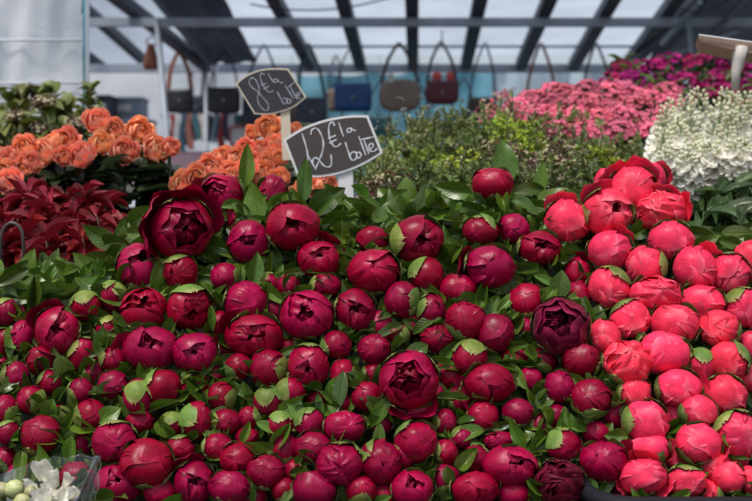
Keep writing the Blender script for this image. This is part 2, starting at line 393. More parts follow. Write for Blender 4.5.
CR = [M['crimson'], M['crimson_open']]; PK = [M['pink'], M['pink']]
BL = {
 ('G', 'd'): [bloom_G(100 + i, CR) for i in range(22)], ('G', 'p'): [bloom_G(200 + i, PK) for i in range(16)],
 ('B', 'd'): [bloom_B(300 + i, CR) for i in range(10)], ('B', 'p'): [bloom_B(340 + i, PK) for i in range(3)],
 ('H', 'd'): [bloom_H(400 + i, CR) for i in range(13)], ('H', 'p'): [bloom_H(450 + i, PK) for i in range(3)],
 ('C', 'd'): [bloom_C(500 + i, CR) for i in range(4)], ('C', 'p'): [bloom_R(570 + i, PK) for i in range(3)],
 ('D', 'd'): [bloom_C(530, [M['purple_heart'], M['purple_heart']])],
 ('R', 'd'): [bloom_R(550 + i, [M['purple_heart'], M['purple_heart']]) for i in range(2)],
}
OPEN_PETAL = {'d': [one_petal(i, M['crimson'], a1=rnd.uniform(42, 58), flare=0.0, lift=-.06, W=54, wav=.02, R=1.0) for i in range(6)],
              'p': [one_petal(20 + i, M['pink'], a1=rnd.uniform(24, 42), flare=0.02, W=50) for i in range(6)],
              'h': [one_petal(40 + i, M['purple_heart'], a1=rnd.uniform(36, 50), flare=0.0, lift=-.03, W=50, wav=.03) for i in range(4)]}
LOOSE = {'d': [one_petal(60 + i, M['crimson'], W=46, a1=rnd.uniform(14, 26), flare=0.38, R=1.03, wav=.025) for i in range(5)],
         'p': [one_petal(80 + i, M['pink'], W=38, a1=rnd.uniform(14, 26), flare=0.32, R=1.03, wav=.03) for i in range(5)]}
SEP_BIG = [sepal_mesh(600 + i, True) for i in range(6)]; SEP_SMALL = [sepal_mesh(620 + i, False) for i in range(5)]
LEAVES = [leaf_mesh(700 + i, M['leaf'], fold=rnd.uniform(.1, .5), bend=rnd.uniform(-.3, .6), twist=rnd.uniform(-.7, .7), wav=rnd.uniform(.01, .05)) for i in range(10)]
CURLY = [leaf_mesh(720 + i, M['leaf'], fold=rnd.uniform(.6, 1.5), bend=rnd.uniform(-1.2, 1.4), twist=rnd.uniform(-1.4, 1.4), wav=.06) for i in range(10)]
STEM = stem_mesh(M['stem'])

# ------------------------------------------------------------------ the peonies
A_ = {'r': 0, 'tr': 45, 't': 90, 'tl': 135, 'l': 180, 'bl': 225, 'b': 270, 'br': 315}
# x, y, width, height (photo pixels), kind, colour, sepals (capital = large), mouth offset, extra loose petals, depth step
PE = [
# --- top rows, crimson
(182,229,60,55,'C','d','',(.22,.02),(150,195,95,240,40),-.02),(138,266,39,46,'H','d','',(.12,.35),(),.0),(180,273,33,34,'G','d','T',(0,-.1),(),0),
(220,194,45,36,'C','d','',(-.25,.25),(170,),.02),(273,194,28,36,'G','d','',(0,.2),(),.03),(237,216,22,28,'G','d','',None,(),.03),
(293,227,50,46,'H','d','t',(.02,.22),(),-.02),(249,242,39,41,'H','d','r',(-.1,.08),(),0),(319,260,42,36,'H','d','',(0,.35),(60,),.01),
(373,240,32,26,'G','d','r',None,(),.01),(374,272,49,42,'G','d','tr',(-.05,.2),(),-.01),(225,277,28,27,'B','d','R',None,(),.01),
(492,184,40,30,'G','d','b',(0,.25),(),0),(418,240,50,45,'H','d','L',(.08,.12),(),-.01),(481,231,34,28,'B','d','TR',None,(),0),(513,229,32,29,'G','d','bl',(.1,.1),(),.01),
(540,249,42,34,'H','d','l',(.05,.1),(),0),(490,267,48,42,'G','d','',(.1,.1),(175,),-.01),(426,275,33,33,'B','d','TL',(.1,-.3),(),0),(402,300,34,35,'B','d','R',None,(),0),
(458,290,36,30,'G','d','b',(0,.2),(),.01),(527,301,35,34,'G','d','b',(0,.25),(),0),(561,326,52,52,'D','d','bl',(.0,.0),(),-.015),(577,273,26,30,'G','d','',(.1,.2),(60,),.02),
# --- left middle
(6,312,24,26,'B','d','T',None,(),0),(86,306,28,29,'B','d','T',(.1,-.3),(),0),(113,297,24,32,'B','d','Tr',(.1,-.4),(),.005),(144,309,46,42,'H','d','',(0,.2),(),0),
(57,331,41,45,'H','d','r',(-.1,.1),(125,),-.01),(23,336,23,32,'G','d','br',None,(),0),(5,343,18,28,'B','d','TR',None,(),.01),(152,348,52,42,'H','d','',(-.05,.15),(185,),0),
(190,308,44,42,'H','d','T',(.2,-.05),(),0),(41,360,27,28,'B','d','blR',None,(),0),(15,376,25,27,'B','d','L',None,(),0),(50,382,22,24,'B','d','Tl',None,(),0),(113,360,25,24,'B','d','L',None,(),0),
(131,373,27,23,'G','d','',None,(),.02),(113,386,29,28,'G','d','bt',None,(),0),(80,391,23,26,'B','d','BL',None,(),.005),(163,387,36,34,'G','d','tl',(.1,-.2),(),0),
(139,397,29,33,'B','d','T',(0,-.5),(),0),(32,400,25,27,'B','d','R',(-.5,.1),(),0),(195,353,44,38,'H','d','tl',(-.2,.1),(),0),(1,367,12,22,'B','d','',None,(),.01),(1,389,12,20,'B','d','',None,(),.01),
# --- middle
(246,302,41,41,'G','d','',(.05,.15),(),0),(288,287,23,23,'B','d','B',(0,.3),(),.005),(326,286,30,23,'B','d','L',None,(),.005),(307,315,50,47,'H','d','',(-.05,.05),(),-.01),
(355,311,39,42,'H','d','',(.05,-.05),(),0),(254,336,54,40,'H','d','',(.12,.05),(165,),.01),(336,345,29,27,'B','d','Lbr',None,(),0),(238,367,26,26,'B','d','BLt',None,(),0),
(269,368,35,35,'G','d','R',(-.1,.1),(),0),(308,366,40,41,'H','d','t',(.08,-.15),(),0),(374,349,32,29,'G','d','',None,(),0),(344,374,25,29,'B','d','R',None,(),0),(213,375,24,22,'G','d','',None,(),.01),
(221,397,27,28,'B','d','Rbl',None,(),0),(290,392,28,27,'B','d','TL',(.2,-.5),(),0),(268,401,27,28,'B','d','T',(0,-.35),(),0),(367,397,30,28,'B','d','Br',None,(),0),(315,400,18,18,'G','d','',None,(),.015),(340,402,21,21,'B','d','b',None,(),.01),
(431,310,28,31,'B','d','Lt',None,(),0),(465,321,41,37,'G','d','BL',(.1,.1),(),-.005),(496,333,37,38,'G','d','',(.1,.4),(),0),(438,339,34,27,'G','d','',(0,.1),(),.01),(470,358,33,34,'B','d','T',(0,-.3),(),0),
(396,335,26,22,'B','d','R',(-.4,0),(),.01),(409,380,55,53,'C','d','',(.02,.08),(275,),-.025),(489,384,49,38,'G','d','tl',(.1,.25),(200,),0),(530,379,24,23,'G','d','t',None,(),.005),(560,387,28,31,'G','d','br',None,(),0),(437,393,15,16,'B','d','l',None,(),.01),
(581,360,37,33,'G','d','br',(-.1,.2),(),0),(590,399,39,37,'G','d','B',(-.2,.2),(),0),(567,272,10,10,'G','d','',None,(),.03),
# --- lower left
(5,410,24,28,'B','d','BR',(-.2,.3),(),0),(8,433,22,23,'B','d','T',None,(),0),(41,435,38,37,'G','d','',(0,.3),(),0),(60,417,17,24,'B','d','R',(-.4,0),(),.01),(90,416,30,31,'B','d','L',None,(),0),
(140,422,27,22,'G','d','t',None,(),.01),(115,442,42,38,'G','d','T',(-.1,.1),(),-.005),(172,424,23,23,'B','d','T',(0,-.4),(),0),(147,463,50,44,'G','d','b',(.1,.3),(),-.01),(180,449,29,25,'B','d','lT',None,(),.005),
(118,484,46,36,'H','d','bL',(0,.15),(),.01),(160,492,32,26,'G','d','',None,(),0),(194,482,38,41,'H','d','',(.1,0),(110,),0),(76,478,36,32,'G','d','',None,(),.02),(22,474,32,22,'G','d','',None,(),.03),(4,460,22,26,'G','d','',None,(),.02),
# --- lower middle
(197,421,31,37,'B','d','TL',(.3,-.3),(),0),(226,422,28,25,'B','d','L',None,(),0),(249,418,22,22,'B','d','R',None,(),.005),(280,425,25,26,'B','d','T',(0,-.35),(),0),(309,422,29,25,'B','d','TL',(.2,-.2),(),0),(247,437,24,19,'G','d','',None,(),.015),
(345,427,40,29,'G','d','',(.1,.1),(),0),(382,424,21,21,'G','d','',None,(),.015),(218,447,30,25,'G','d','Lr',None,(),0),(238,459,36,31,'G','d','',(-.1,.1),(),.005),(313,448,37,30,'G','d','tl',(0,.3),(30,),.005),
(340,464,46,39,'G','d','t',(-.05,-.15),(),-.01),(266,472,37,32,'G','d','',(.2,.3),(),0),(230,487,38,31,'G','d','',(0,.3),(),-.005),(284,490,24,23,'B','d','Br',None,(),.005),(315,489,41,34,'G','d','',(0,.3),(),0),(361,491,30,26,'B','d','Bt',None,(),0),(381,462,41,43,'G','d','TL',(.1,-.1),(),0),
(416,411,40,25,'G','d','',(.1,.3),(),.01),(444,422,24,26,'B','d','L',None,(),.005),(483,416,30,29,'G','d','lb',(.1,.3),(),0),(518,413,30,27,'B','d','BL',(.1,.3),(),0),(556,416,24,23,'B','d','R',None,(),.01),(416,442,42,38,'G','d','',(.25,-.1),(),-.005),(462,438,23,20,'B','d','TL',None,(),.01),
(499,441,30,19,'G','d','R',None,(),.01),(403,455,24,24,'B','d','L',None,(),-.012),(445,452,24,25,'B','d','L',None,(),0),(476,459,27,25,'B','d','LTr',None,(),.005),(511,466,52,37,'H','d','bl',(.25,.05),(),-.005),(563,445,34,31,'B','d','TLb',(.2,0),(),.005),(560,482,46,41,'R','d','',(0,.2),(),0),
(413,488,40,34,'H','d','br',(.05,.2),(),0),(475,489,46,32,'G','d','',(0,.3),(),0),(514,494,30,24,'G','d','b',None,(),.005),
(604,461,45,39,'G','d','b',(-.1,.2),(5,),0),(596,433,26,24,'G','d','',None,(),.02),(612,481,20,20,'G','d','',None,(),.02),
# --- pinks
(567,222,43,42,'G','p','b',(.05,.1),(100,),0),(603,180,16,22,'B','p','',None,(),.01),(632,190,44,46,'G','p','',(.05,.2),(135,60),.0),(651,180,28,34,'G','p','',(.2,.1),(30,),.02),(608,213,47,48,'H','p','tl',(.25,.15),(110,),-.01),
(661,212,46,38,'C','p','br',(0,.1),(80,165,10),0),(671,241,43,37,'G','p','',(0,.2),(),-.01),(610,251,42,38,'G','p','',(.1,.2),(60,),0),(645,266,39,38,'G','p','R',(-.1,0),(),0),(609,288,40,39,'G','p','TR',(-.05,-.05),(),0),
(695,270,42,44,'G','p','',(-.05,.1),(40,),0),(729,274,38,39,'G','p','t',(.05,0),(),0),(750,262,34,42,'G','p','',None,(),0),(655,295,48,34,'C','p','',(.05,.15),(),0),(631,320,38,38,'G','p','TL',(.05,.0),(),0),(605,338,31,35,'G','p','Lr',(.05,.1),(),0),
(700,303,46,34,'G','p','r',(-.1,.15),(),.01),(675,324,46,39,'G','p','B',(.1,.1),(15,),-.005),(719,329,38,37,'G','p','r',(-.1,.05),(),-.005),(744,308,38,37,'G','p','TL',(.1,0),(),.005),(663,353,50,41,'G','p','',(.1,.2),(),0),
(627,362,46,40,'C','p','l',(.05,.2),(),-.005),(700,366,28,35,'B','p','T',(0,-.3),(),.005),(729,361,37,37,'G','p','TRl',(-.05,-.05),(),0),(635,393,33,31,'G','p','L',(.1,0),(),.005),(679,388,43,36,'G','p','Lb',(.1,.05),(20,),0),
(725,395,41,37,'G','p','L',(.05,.05),(),0),(747,378,26,26,'G','p','',None,(),.015),(750,345,20,28,'G','p','l',None,(),.01),(701,399,16,16,'G','p','',None,(),.02),(646,422,43,41,'G','p','Ltr',(0,.15),(),-.005),(698,412,35,32,'G','p','LR',(0,.1),(),-.005),
(648,449,41,30,'G','p','Br',(-.1,.1),(350,),.01),(698,443,43,37,'G','p','Bl',(0,.15),(330,),0),(738,434,42,44,'G','p','TL',(.15,-.05),(),0),(714,466,31,30,'G','p','L',None,(),.01),(643,476,44,34,'G','p','',(0,.25),(215,80,330),-.005),
(686,482,38,30,'G','p','T',(0,-.05),(330,),-.005),(729,477,30,31,'G','p','',(0,.3),(),.005),(750,480,22,28,'G','p','',None,(),.005),(677,461,22,18,'G','p','',None,(),.02),(736,457,26,22,'G','p','',None,(),.015),
]
LF = [  # the leaves one can pick out: x, y, length, width, direction of the tip, depth step
(245,166,46,17,88,.0),(255,203,44,24,98,-.03),(304,180,46,17,88,.0),(327,200,48,24,35,.02),(340,222,40,27,8,.03),(357,207,44,16,150,.03),(283,200,28,20,40,-.01),
(398,206,46,21,115,.02),(422,201,42,16,75,.03),(407,190,30,20,92,.05),(443,209,44,25,130,.02),(453,190,42,18,165,.04),(471,209,40,14,160,.01),(505,161,48,25,100,.03),(531,189,38,14,12,.02),(536,207,40,16,172,.02),(541,180,38,14,80,.04),
(458,247,22,14,150,0),(532,270,44,13,-8,-.01),(560,284,30,22,80,-.02),(255,267,34,18,75,-.03),(276,262,30,15,-80,.01),(215,212,32,16,150,.01),(347,255,36,17,145,-.01),(208,272,24,12,50,0),
(100,237,42,20,145,.02),(141,217,34,24,35,.03),(99,263,38,30,45,.02),(118,252,42,19,62,.02),(137,233,24,14,0,-.01),(154,264,26,14,172,-.03),(61,280,32,20,90,.02),(40,281,32,25,100,.03),(12,288,44,12,-12,.02),(14,296,40,16,165,.02),
(65,306,30,14,170,.01),(66,375,44,21,-70,-.01),(110,337,34,12,22,0),(90,378,24,15,120,.01),(49,411,28,19,-110,-.015),(110,415,27,20,35,-.02),(70,438,32,13,62,-.01),(85,442,28,13,12,0),(165,407,46,9,20,-.01),
(267,450,40,16,-12,-.01),(204,401,27,11,70,-.01),(245,395,30,16,100,.01),(535,343,28,21,120,.01),(493,306,30,18,60,-.005),(508,362,38,11,172,-.01),(540,364,44,10,15,-.01),(420,349,24,17,40,-.03),(443,366,32,8,-40,-.03),(455,399,38,9,-10,-.02),
(393,417,27,10,-40,-.01),(408,426,28,9,15,-.01),(531,442,28,24,110,-.01),(546,398,28,20,45,-.01),(432,455,42,8,62,-.02),(423,470,38,10,175,-.01),(449,477,24,13,-80,-.02),(540,488,42,13,-40,-.02),(360,380,30,15,-30,-.015),(322,389,36,9,5,-.01),(362,382,24,12,-60,-.015),
(616,436,24,17,175,-.02),(584,425,27,15,10,0),(591,488,20,17,-90,-.01),(729,442,22,12,-50,-.03),(579,382,30,13,-32,-.02),(597,315,20,20,70,0),(656,323,18,9,0,-.02),(641,232,26,15,30,.01),(570,250,24,16,10,.01),(607,430,20,14,60,.0),
(345,230,36,15,165,.02),(370,215,40,16,120,.03),(378,228,30,14,60,.03),(460,225,30,16,60,.02),(520,210,34,15,110,.02),(552,195,34,14,25,.03),(475,200,30,14,45,.02),(430,222,30,14,70,.02),(575,195,26,12,140,.02),
(195,270,24,12,160,.0),(170,300,24,12,120,.0),(208,300,26,12,60,0),(278,305,26,10,75,0),(225,320,28,10,100,0),(286,335,26,11,60,-.01),(330,325,30,9,-60,-.015),(290,350,26,9,20,-.01),(345,330,24,12,130,-.01),
(385,318,26,12,150,0),(415,325,24,12,-30,0),(452,300,20,12,50,0),(480,300,26,14,70,0),(510,280,28,14,165,0),(545,305,26,14,100,.01),(520,335,26,12,40,0),(450,350,24,10,20,-.01),(455,370,26,12,60,0),(510,395,30,14,150,0),
(100,325,26,10,60,0),(95,340,26,10,95,0),(120,330,24,9,50,0),(76,330,24,12,30,.01),(85,350,26,14,60,.01),(12,325,24,12,120,.01),(35,320,20,12,100,0),(70,345,24,12,-80,0),(20,402,20,10,40,0),
(300,408,24,12,120,0),(330,410,26,12,20,0),(350,405,24,12,40,0),(395,400,22,11,150,.01),(425,430,26,12,-30,0),(470,425,26,12,-20,0),(500,425,30,10,10,-.01),(540,425,26,12,60,0),(530,460,24,12,80,0),(572,425,24,14,100,0),
]
def fill_gaps():
    r = random.Random(4); out = []
    occ = [(p[0], p[1], (p[2] + p[3]) / 4) for p in PE] + [(l[0], l[1], min(l[2], l[3]) * .42) for l in LF if l[3] > 15]
    while len(out) < 40:
        best = None
        for yy in range(285, 500, 5):
            for xx in range(4, 752, 5):
                if xx < 130 and yy < 330 or (xx < 105 and yy > 450): continue
                c = min(math.hypot(xx - a, yy - b) - q for a, b, q in occ)
                if best is None or c > best[0]: best = (c, xx, yy)
        if best[0] < 7.0: break
        c, xx, yy = best; w = min(28, c * 2 + 8) * r.uniform(.9, 1.1)
        pink = xx > 625 and yy > 180
        occ.append((xx, yy, w / 2)); out.append((xx, yy, round(w, 1), round(w * r.uniform(.95, 1.15), 1), 'G' if r.random() < .35 else 'B', 'p' if pink else 'd', r.choice(('L', 'R', 'T', 'Bl', 'B', 'TL', 'TR', 'Rb')), None, (), .018))
    return out
def bank(y):
    i0 = 1 / 1.60; i1 = 1 / 1.24
    return 1 / (i0 + (i1 - i0) * (y - 185) / (495 - 185))
def parse(s):
    out = []; i = 0
    while i < len(s):
        k2 = s[i:i + 2].lower()
        if len(k2) == 2 and k2 in A_:
            out.append((k2, s[i].isupper())); i += 2
        else:
            out.append((s[i].lower(), s[i].isupper())); i += 1
    return out
PE += fill_gaps()
print('blooms', len(PE))
PEO = []
SPIN4 = [Matrix.Rotation(k * PI / 2, 4, 'Z') for k in range(4)]
for idx, (x, y, w, h, kind, c, sep, off, loose, zo) in enumerate(PE):
    r = random.Random(idx * 17 + 3)
    d = bank(y) - (w - 32) * 0.0007 + zo * 1.0 + r.uniform(-.004, .004)
    loc = P(x, y, d)
    seps = parse(sep)
    ox, oy = off if off else (0, 0.12)
    if off: ox *= 1.15; oy *= 1.15
    for s_, big in seps[:1]:
        a = math.radians(A_[s_]); t = (0.50 if kind == 'B' else 0.3) if big else 0.2
        ox -= t * math.cos(a) * (0.6 if off else 1); oy -= t * math.sin(a) * (0.6 if off else 1)
    ox += r.uniform(-.17, .17); oy += r.uniform(-.12, .14)
    q = math.hypot(ox, oy)
    if q > .8: ox *= .8 / q; oy *= .8 / q; q = .8
    tc = (CP - loc).normalized()
    axis = tc * math.sqrt(1 - q * q) + RT * ox + UP * oy
    Mw = frame(loc, axis)
    root = empty('peony', Mw)
    k = d / FPX / 2 * 1.09
    sx, sy, sz = w * k, h * k, (w + h) / 2 * k
    bk = kind
    me = r.choice(BL[(bk, c)])
    sp = r.randrange(4)
    sxx, syy = (sx, sy) if sp % 2 == 0 else (sy, sx)
    link('bloom', me, root, SPIN4[sp] @ S3(sxx, syy, sz))
    if kind in ('C', 'D') and c == 'd':
        n = 6; a0 = r.random() * 6
        for j in range(n):
            aa = a0 + j * 2 * PI / n + r.uniform(-.12, .12)
            pm = r.choice(OPEN_PETAL['h' if kind == 'D' else c])
            link('petal', pm, root, S3(sx, sy, sz) @ Matrix.Rotation(aa, 4, 'Z'))
    for a in loose:
        link('petal', r.choice(LOOSE[c]), root, S3(sx, sy, sz) @ Matrix.Rotation(math.radians(a), 4, 'Z'))
    for s_, big in seps:
        link('sepal', r.choice(SEP_BIG if big else SEP_SMALL), root, S3(sx, sy, sz) @ Matrix.Rotation(math.radians(A_[s_]) + r.uniform(-.25, .25), 4, 'Z'))
    if seps and r.random() < .75:     # a second sepal overlapping the first
        link('sepal', r.choice(SEP_SMALL), root, S3(sx * 1.015, sy * 1.015, sz) @ Matrix.Rotation(math.radians(A_[seps[0][0]]) + r.choice((-1, 1)) * r.uniform(.7, 1.0), 4, 'Z'))
    if seps:      # the far side of the calyx
        for j in range(2):
            link('sepal', r.choice(SEP_SMALL), root, S3(sx, sy, sz) @ Matrix.Rotation(math.radians(A_[seps[0][0]]) + PI + (j * 2 - 1) * 0.9, 4, 'Z'))
    else:
        for j in range(3):
            link('sepal', r.choice(SEP_SMALL), root, S3(sx, sy, sz) @ Matrix.Rotation(j * 2.1 + r.random(), 4, 'Z'))
    bz = Mw @ Vector((0, 0, -sz * .88))
    link('stem', STEM, root, Mw.inverted() @ frame(bz, axis * .35 - FW * .45 + UP * .95))
    PEO.append(dict(o=root, M=Mw, Mi=Mw.inverted(), x=x, y=y, w=w, d=d, kind=kind, c=c, sep=seps, n=0))

def nearest(x, y, lim=None):
    return min(PEO, key=lambda p: (p['x'] - x) ** 2 + (p['y'] - y) ** 2 + 60 * p['n'])
def add_leaf(x, y, L, w, ang, dz=0.0, me=None, oz=0.0, tilt=0.0, roll=None, seed=0, owner=None):
    r = random.Random(seed)
    d = bank(max(y, 175)) + dz
    a = math.radians(ang)
    Y = (RT * math.cos(a) + UP * math.sin(a) - FW * oz).normalized()
    N = (CP - P(x, y, d)).normalized() + UP * tilt + RT * (roll if roll is not None else r.uniform(-.4, .4))
    N = (N - Y * N.dot(Y)).normalized(); X = Y.cross(N)
    k = d / FPX
    Mw = Matrix((X * w * k, Y * L * k, N * (L + w) / 2 * k)).transposed().to_4x4()
    foot = P(x, y, d) - Y * L * k * 0.5
    Mw.translation = foot
    p = owner or nearest(x - math.cos(a) * L * .5, y + math.sin(a) * L * .5)
    p['n'] += 1
    o = link('leaf', me or r.choice(LEAVES), p['o'], p['Mi'] @ Mw)
    return o
for i, (x, y, L, w, ang, dz) in enumerate(LF):
    top = y < 225 and 190 < x < 600
    add_leaf(x, y, L, w, ang, dz + .012, oz=(-.1 if top else rnd.uniform(-.25, .3)), tilt=rnd.uniform(-.2, .5), seed=i, me=(rnd.choice(LEAVES) if (w / L > .33) else rnd.choice(CURLY)))
# filler leaves down between the heads
def inbank(x, y):
    top = 205 if 190 < x < 560 else (265 if x < 120 else (240 if x < 190 else (225 if x < 690 else 250)))
    return top < y < 500
n = 0
g = random.Random(99)
for gy in range(200, 520, 17):
    for gx in range(-14, 770, 17):
        x = gx + g.uniform(-8, 8); y = gy + g.uniform(-8, 8)
        if not inbank(x, y): continue
        pink = x > 600 and y < 480
        L = g.uniform(24, 40); g.random() < (.35 if gy < 260 else .62) or add_leaf(x, y, L, L * g.uniform(.35, .55), g.uniform(0, 360), g.uniform(.03, .07), oz=g.uniform(-.3, .6), tilt=g.uniform(-.3, .8), seed=n)
        n += 1
        for _ in range(g.choice((0, 0, 0, 1)) if pink else g.choice((1, 1, 2))):
            L = g.uniform(22, 46)
            add_leaf(x + g.uniform(-8, 8), y + g.uniform(-8, 8), L, L * g.uniform(.24, .42), g.uniform(0, 360), g.uniform(-.006, .022), me=g.choice(CURLY + LEAVES), oz=g.uniform(-.2, .9), tilt=g.uniform(-.3, .9), seed=n + 5000)
        if gy > 240 and g.random() < .85: continue
        L = g.uniform(34, 52); add_leaf(x + 8, y + 8, L, L * g.uniform(.45, .6), g.uniform(0, 360), g.uniform(.07, .11), oz=g.uniform(-.3, .3), tilt=g.uniform(-.2, .6), seed=n + 20000)
# fringe of leaves along the top of the bank
for i in range(95):
    x = g.uniform(120, 600); y = g.uniform(196, 240) if x > 190 else g.uniform(225, 265)
    L = g.uniform(30, 46); add_leaf(x, y, L, L * g.uniform(.36, .5), g.uniform(20, 160), g.uniform(.04, .09), oz=g.uniform(-.3, .3), tilt=g.uniform(-.1, .6), seed=i + 9000)
for i in range(26):
    x = g.uniform(0, 130); y = g.uniform(268, 300)
    L = g.uniform(36, 54); add_leaf(x, y, L, L * g.uniform(.36, .5), g.uniform(20, 170), g.uniform(.03, .07), oz=g.uniform(-.3, .3), tilt=g.uniform(-.1, .6), seed=i + 9100)
for i in range(22):
    x = g.uniform(690, 760); y = g.uniform(228, 262)
    L = g.uniform(30, 44); add_leaf(x, y, L, L * g.uniform(.3, .45), g.uniform(-20, 60), g.uniform(.02, .07), oz=g.uniform(-.3, .3), tilt=g.uniform(-.1, .6), seed=i + 9200)

# labels for the peonies
LMK = {  # landmark blooms: (x, y): (label, short name)
(182,229): ('largest wide-open crimson peony, right beside the orange roses', 'the widest-open peony by the roses'),
(293,227): ('round crimson peony with dark frilled mouth, below the 12 euro sign', 'the frilled-mouth peony below the sign'),
(409,380): ('biggest cupped crimson peony, at the middle of the bank', 'the biggest cupped peony'),
(561,326): ('open peony with dark purple hollow heart, next to the pink peonies', 'the purple-hearted open peony'),
(492,184): ('highest crimson peony, closed, poking up among leaves before the green filler flowers', 'the highest crimson peony'),
(632,190): ('topmost big ruffled pink peony with upright petals', 'the topmost ruffled pink peony'),
(560,482): ('very ruffled dark double peony at the bottom edge of the bank', 'the ruffled dark peony'),
(57,331): ('crimson peony with torn petal on top, leftmost of the large ones', 'the torn-topped peony at left'),
(152,348): ('broad crimson peony with slit mouth and loose petal on its left', 'the slit-mouthed peony'),
(307,315): ('big round crimson peony with gaping mouth, left of centre', 'the gaping peony left of centre'),
(147,463): ('large folded crimson peony just right of the plastic flower sleeve', 'the folded peony by the plastic sleeve'),
(643,476): ('pink peony with drooping petals just above the black tub rim', 'the drooping pink peony'),
(511,466): ('wide crimson peony split open at the side, low on the bank', 'the split peony low down'),
(663,353): ('widest pleated pink peony in the middle of the pink ones', 'the widest pleated pink peony'),
(738,434): ('large pink peony with pale green sepal, low at the right edge', 'the large pink peony low right'),
(340,464): ('broad shiny crimson peony with small pointed sepal on top, low down', 'the broad shiny peony low down'),
}
DIRS = ['right of', 'above right of', 'above', 'above left of', 'left of', 'below left of', 'below', 'below right of']
SIDE = {'t': 'top', 'b': 'underneath', 'l': 'left', 'r': 'right', 'tl': 'upper left', 'tr': 'upper right', 'bl': 'lower left', 'br': 'lower right'}
RANK = ['nearest', 'second', 'third', 'fourth', 'fifth', 'sixth', 'seventh', 'eighth', 'ninth', 'tenth', 'eleventh', 'twelfth', 'thirteenth', 'fourteenth', 'fifteenth', 'sixteenth', 'seventeenth', 'eighteenth', 'nineteenth', 'twentieth']
def sector(p, x, y):
    a = math.degrees(math.atan2(-(p['y'] - y), p['x'] - x)) % 360
    return int(((a + 22.5) % 360) // 45)
for p in PEO:
    key = (p['x'], p['y'])
    col = 'crimson' if p['c'] == 'd' else 'pink'
    grp = 'crimson peonies on the bank' if p['c'] == 'd' else 'pink peonies on the bank'
    if key in LMK:
        tag(p['o'], LMK[key][0], 'peony', grp); continue
    lx, ly = min(LMK, key=lambda q: (q[0] - p['x']) ** 2 + (q[1] - p['y']) ** 2)
    s = sector(p, lx, ly)
    same = sorted([q for q in PEO if (q['x'], q['y']) != (lx, ly) and sector(q, lx, ly) == s], key=lambda q: (q['x'] - lx) ** 2 + (q['y'] - ly) ** 2)
    rk = same.index(p)
    sz = 'small' if p['w'] < 27 else ('mid-sized' if p['w'] < 38 else 'large')
    look = {'B': f'{sz} {col} bud', 'G': f'{sz} closed {col} peony', 'H': f'{sz} open-mouthed {col} peony', 'C': f'{sz} open {col} peony', 'D': f'{sz} open {col} peony', 'R': f'{sz} ruffled {col} peony'}[p['kind']]
    where = f'{RANK[rk]} {DIRS[s]} {LMK[(lx, ly)][1]}'
    big = [s_ for s_, b in p['sep'] if b]
    full = look + (f', green {SIDE[big[0]]}, ' if big else ', ') + where
    if len(full.split()) > 16: full = look + ', ' + where
    tag(p['o'], full, 'peony', grp)


# ------------------------------------------------------------------ other flowers
def rose_mesh(seed, mats):
    r = random.Random(seed); mb = MB(); a = r.random() * 6.3
    for k in range(5):
        petal(mb, a + k * 2 * PI / 5 + r.uniform(-.2, .2), 42, -80, r.uniform(14, 30), .86, .06, .10, .24, .02, .03, .95, seed=seed + k, tipc=.30, tipn=.03, nu=10, nv=10)
    for k in range(5):
        petal(mb, a + .6 + k * 2 * PI / 5 + r.uniform(-.15, .15), 46, -70, r.uniform(30, 42), .80, .08, .08, .10, .02, .03, 1.08, seed=seed + 10 + k, tipc=.24, tipn=.025, nu=10, nv=10)
    for i, (R, W, a1, n) in enumerate(((.66, 52, 44, 4), (.55, 56, 50, 3), (.44, 60, 55, 3), (.34, 64, 59, 3), (.24, 72, 62, 3))):
        for k in range(n):
            petal(mb, a + i * 1.1 + k * 2 * PI / n + r.uniform(-.2, .2), W, -40, a1 + r.uniform(-3, 3), R, .12, .05, .04, .012, .02, 1.22 + .12 * i, seed=seed + 20 + 5 * i + k, tipc=.08, tipn=.03, nu=8, nv=7, mi=1)
    rows = []; uvs = []
    for i in range(6):
        v = i / 5; row = []; uv = []
        for j in range(33):
            t = j / 32 * 2.2 * 2 * PI; q = .03 + .12 * j / 32
            row.append((q * math.cos(t + a), q * math.sin(t + a), -.1 + v * (.90 - .1 * j / 32))); uv.append((j / 6 % 1, .3 + .6 * v))
        rows.append(row); uvs.append(uv)
    mb.grid(rows, uvs, 1)
    return mb.mesh('bloom_rose', mats)
def calyx_mesh():
    mb = MB(); r = random.Random(5)
    core(mb, .3, 1.0, -1.0)
    for k in range(5):
        T = Matrix.Rotation(k * 2 * PI / 5, 4, 'Z') @ Matrix.Translation((.16, 0, -1.0)) @ Matrix.Rotation(-PI / 2, 4, 'Z') @ Matrix.Rotation(math.radians(r.uniform(0, 50)), 4, 'X') @ S3(.34, .95, .6)
        mb_leaf(mb, r, .3, -.3, .2, .02, 4, 7, .5, T=T)
    return mb.mesh('calyx', M['leaf'])
RO = [rose_mesh(1000 + 50 * i, [M['rose'], M['rose']]) for i in range(4)] + [rose_mesh(1300 + 50 * i, [M['rose'], M['rose_orange']]) for i in range(3)]
CALYX = calyx_mesh()
RSTEM = stem_mesh(M['rose_leaf'], .30, .003)
RLEAF = [leaf_mesh(1400 + i, M['rose_leaf'], fold=rnd.uniform(.1, .4), bend=rnd.uniform(0, .6), twist=rnd.uniform(-.4, .4), wav=.03, round_=.75) for i in range(5)]
ORD = ['first', 'second', 'third', 'fourth', 'fifth', 'sixth', 'seventh', 'eighth', 'ninth', 'tenth', 'eleventh', 'twelfth', 'thirteenth', 'fourteenth', 'fifteenth', 'sixteenth', 'seventeenth', 'eighteenth', 'nineteenth', 'twentieth', 'twenty-first', 'twenty-second', 'twenty-third', 'twenty-fourth', 'twenty-fifth', 'twenty-sixth', 'twenty-seventh', 'twenty-eighth', 'twenty-ninth', 'thirtieth']
